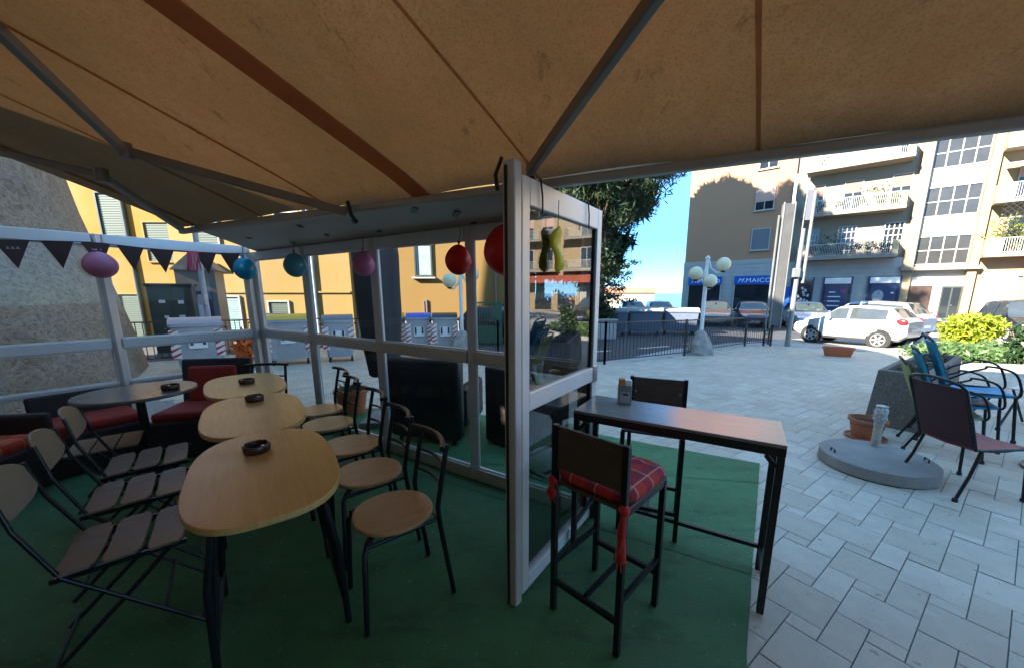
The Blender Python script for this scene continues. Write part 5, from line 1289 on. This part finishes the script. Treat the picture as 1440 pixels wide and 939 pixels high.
# bar building behind the camera (throws the shade over the square)
e1 = Vector((-.848, .53)); e2 = Vector((.53, .848)); c0 = e2 * -2.15; BARW = mat('bar_plaster', (.66, .60, .50), .85, 0, .05, .7)
t = thing('bar_building', 'cream plastered bar building the awning is fixed to', 'building', (c0.x, c0.y, 0)); t.rotation_euler = (0, 0, math.atan2(-e1.y, -e1.x))
MB().box((11.25, -4, 4.4), (21.5, 8, 9.2)).build('wall', BARW, t); MB().box((-2.36, -3, 1.74), (5.68, 6, 3.48)).build('sun_block_wing', BARW, t); MB().prism([(-5.2, 4.43), (.49, 4.93), (.49, 9), (-5.2, 9)], -.05, 0, axis='y').build('sun_slot_screen', BARW, t); MB().box((-10.6, -.2, 4.4), (10.78, .4, 9.2)).build('sun_block_wall', BARW, t)  # unseen wing, screen and left wall added to pass sun only onto the awning
MB().box((1.2, .02, 1.1), (1.4, .06, 2.2)).build('door', DKWOOD, t); MB().box((-2.2, .02, 1.5), (1.6, .06, 1.3)).build('window', DGLASS, t)

# ---------------------------------------------------------------- trees and shrubs
def pine(loc, label, h, cr, z0, n, trunk_r=.3, m=LEAFA, ivy=False, flat=.45, bm_=BARK, lean=(0, 0), seed=1, dens=1., leaf=.047):
    random.seed(seed)
    t = thing('pine_tree', label, 'tree', loc, 0, 'umbrella pines')
    g = trunk_tube(h * .92, trunk_r, trunk_r * .45, lean, 12)
    cl = []
    for k in range(n):
        a = random.uniform(0, 6.28); q = math.sqrt(random.random()) * cr; zz = random.uniform(z0, h)
        lim = math.sin(max(.05, (zz - z0) / (h - z0)) ** .75 * math.pi * .93) ** .6
        q *= max(.25, lim); p = Vector((lean[0] * zz / h + q * math.cos(a), lean[1] * zz / h + q * math.sin(a), zz)); cl.append(p)
        if k % 3 == 0:
            b0 = Vector((lean[0] * zz / h, lean[1] * zz / h, max(z0 * .8, zz - q * .55)))
            g.tube([b0, b0.lerp(p, .5) + Vector((0, 0, -.1)), p], [.09, .06, .025], 6)
    g.build('trunk', bm_, t, smooth=60)
    c = MB()
    for p in cl: c.leaves(p, (random.uniform(.6, 1.1) * dens, random.uniform(.6, 1.1) * dens, random.uniform(.35, .6) * dens), 190, leaf, .15, asp=3.4)
    if ivy:
        for k in range(90):
            z = random.uniform(.1, z0 + 1.5); a = random.uniform(0, 6.28); c.leaves((trunk_r * 1.6 * math.cos(a), trunk_r * 1.6 * math.sin(a), z), (.55, .55, .6), 110, .06, .1)
        for k in range(16):
            z = random.uniform(1.6, 3.4); c.leaves((.5 + random.uniform(0, 1.1), random.uniform(-.5, .3), z), (.38, .35, .16), 50, .06, .1)
    c.build('crown', m, t); return t
pine((3.4, 17.3, -.5), 'big dark pine with an ivy clad trunk beside the blue sky gap', 18.5, 4.05, 5.0, 430, .33, ivy=True, seed=3)
pine((0, 21.5, -.5), 'tall dark pine farther back, left of the ivy clad one', 22.6, 5.0, 5.5, 210, .32, seed=4, dens=1.35, leaf=.13)
pine((4.6, 28.5, -.5), 'pine farthest back, its crown shading the peach wall', 19.2, 4.2, 3.5, 260, .3, seed=5, dens=1.35, leaf=.16)
pine((1.2, 26.2, -.5), 'pine farther back whose shadow falls on the peach wall corner', 21.0, 4.2, 3.5, 250, .3, seed=6, dens=1.35, leaf=.16)
pine((9.6, 4.75, gz(4.7)), 'pine with bark coloured as sunlit at the right of the square, mirrored in the open glass door', 13, 3.2, 8.5, 40, .26, bm_=TRUNK2, seed=8, lean=(.3, .2))
random.seed(11)
def shrub(loc, label, blobs, m, size, n, stem=True, name='shrub', cat='shrub', asp=1.6):
    t = thing(name, label, cat, loc)
    g = MB()
    for (x, y, z, rx, ry, rz, k) in blobs: g.leaves((x, y, z), (rx, ry, rz), int(n * k), size, .25, asp=asp)
    g.build('foliage', m, t)
    g = MB()
    for k in range(9): a = random.uniform(0, 6.28); q = random.uniform(.1, .5); g.tube([(0.05 * math.cos(a), .05 * math.sin(a), 0), (q * .5 * math.cos(a), q * .5 * math.sin(a), .4), (q * math.cos(a), q * math.sin(a), .85)], [.02, .014, .006], 5)
    g.build('stems', BARK, t); return t
shrub((13.6, 11.3, -.3), 'bright yellow green rounded bush in front of the black estate car', ((0, 0, .7, .85, .7, .5, 1), (-.3, -.1, .45, .55, .5, .4, .5), (.45, 0, .8, .5, .5, .4, .5), (-.1, 0, .95, .5, .5, .3, .4)), LEAFB, .05, 1500)
shrub((11.2, 8.15, gz(8.1)), 'dark green bush at the right edge beyond the ground cover', ((0, 0, .55, .38, .4, .55, 1), (.2, 0, .9, .3, .3, .3, .4)), LEAFD, .05, 900)
g = MB()
for k in range(60):
    u, v = random.random(), random.random(); x = 10.4 + 3.6 * u + 1.2 * v - .4; y = 8.55 + 2.3 * v + .3 * u - .4 * u
    g.leaves((x, y, gz(y) + .12 + .15 * random.random()), (.4, .4, .22), 70, .055, .1)
o = g.build('ground_cover', LEAFC); tag(o, 'low leafy ground cover around the yellow green bush', 'ground cover', None, 'stuff')
sheet('flower_bed', [(9.8, 8.35), (11.6, 7.9), (15.8, 8.6), (16.2, 12.6), (12.8, 12.4), (11.2, 10.4)], .03, SOIL)
mb = MB()
kp = [(9.75, 8.5), (9.85, 8.3), (11.6, 7.82), (15.8, 8.5)]
for a, b in zip(kp[:-1], kp[1:]): mb.bar((a[0], a[1], gz(a[1]) + .05), (b[0], b[1], gz(b[1]) + .05), .14, .14)
mb.build('bed_kerb', KERB)['kind'] = 'structure'
# low wall near pine
t = thing('low_wall', 'low pale wall block at the foot of the ivy clad pine', 'wall', (3.3, 16.4, -.49)); MB().box((0, 0, .4), (1.6, .3, .8)).build('block', KERB, t, bevel=.02); MB().box((0, 0, .83), (1.7, .38, .06)).build('coping', KERB, t, bevel=.01)
shrub((1.6, 19.2, -.49), 'dark evergreen hedge row left of the ivy clad pine', tuple((-2.3 + .62 * k, .2 * math.sin(k), 1.0 + .25 * math.sin(2.1 * k), .6, .6, 1.1 + .2 * math.cos(k), .55) for k in range(8)), LEAFD, .075, 1500, name='hedge', cat='hedge')
# planter box mirrored in the glass door
t = thing('timber_planter', 'dark boarded planter box at the right of the square', 'planter', (7.6, 3.9, gz(3.9)), 30)
MB().box((0, 0, .35), (1.8, .5, .7)).build('box', DKWOOD, t, bevel=.01); MB().leaves((0, 0, .85), (.9, .3, .3), 500, .05, .1).build('foliage', LEAFD, t)

# ---------------------------------------------------------------- light
SUN_AZ = 207.; SUN_EL = 29.
sv = Vector((math.cos(R(SUN_AZ)) * math.cos(R(SUN_EL)), math.sin(R(SUN_AZ)) * math.cos(R(SUN_EL)), math.sin(R(SUN_EL))))
w = bpy.data.worlds.new('World'); S.world = w; w.use_nodes = True; nt = w.node_tree
sky = nt.nodes.new('ShaderNodeTexSky'); sky.sky_type = 'NISHITA'; sky.sun_disc = False
sky.sun_elevation = R(SUN_EL); sky.sun_rotation = math.atan2(sv.x, sv.y); sky.altitude = 2500; sky.air_density = .8; sky.dust_density = .02; sky.ozone_density = 5
bg = nt.nodes['Background']; bg.inputs[1].default_value = .15
hs = nt.nodes.new('ShaderNodeHueSaturation'); hs.inputs['Saturation'].default_value = 1.9; gmn = nt.nodes.new('ShaderNodeGamma'); gmn.inputs[1].default_value = .32; nt.links.new(sky.outputs[0], gmn.inputs[0]); nt.links.new(gmn.outputs[0], hs.inputs['Color']); tcw = nt.nodes.new('ShaderNodeTexCoord'); sx = nt.nodes.new('ShaderNodeSeparateXYZ'); nt.links.new(tcw.outputs['Generated'], sx.inputs[0])
hz = ramp(nt, sx.outputs[2], [(.0, (.52, .80, 1.0)), (.12, (.42, .74, 1.0)), (.5, (1, 1, 1))])
nt.links.new(mixc(nt, hs.outputs[0], hz, 1.0, 'MULTIPLY'), bg.inputs[0])
sl = bpy.data.lights.new('sun', 'SUN'); sl.energy = 2.4; sl.angle = R(.5); sl.color = (1, .93, .82)
so = bpy.data.objects.new('sun', sl); COL.objects.link(so); so.rotation_euler = sv.to_track_quat('Z', 'Y').to_euler(); so.location = sv * 60
S.view_settings.view_transform = 'Standard'; S.view_settings.look = 'None'; S.view_settings.gamma = 1; S.view_settings.exposure = 3.45
S.render.engine = 'CYCLES'; S.cycles.max_bounces = 10; S.cycles.diffuse_bounces = 6; S.cycles.glossy_bounces = 4; S.cycles.transparent_max_bounces = 16; S.cycles.transmission_bounces = 4
S.cycles.use_denoising = True; S.cycles.caustics_reflective = False; S.cycles.caustics_refractive = False; S.cycles.sample_clamp_indirect = 6
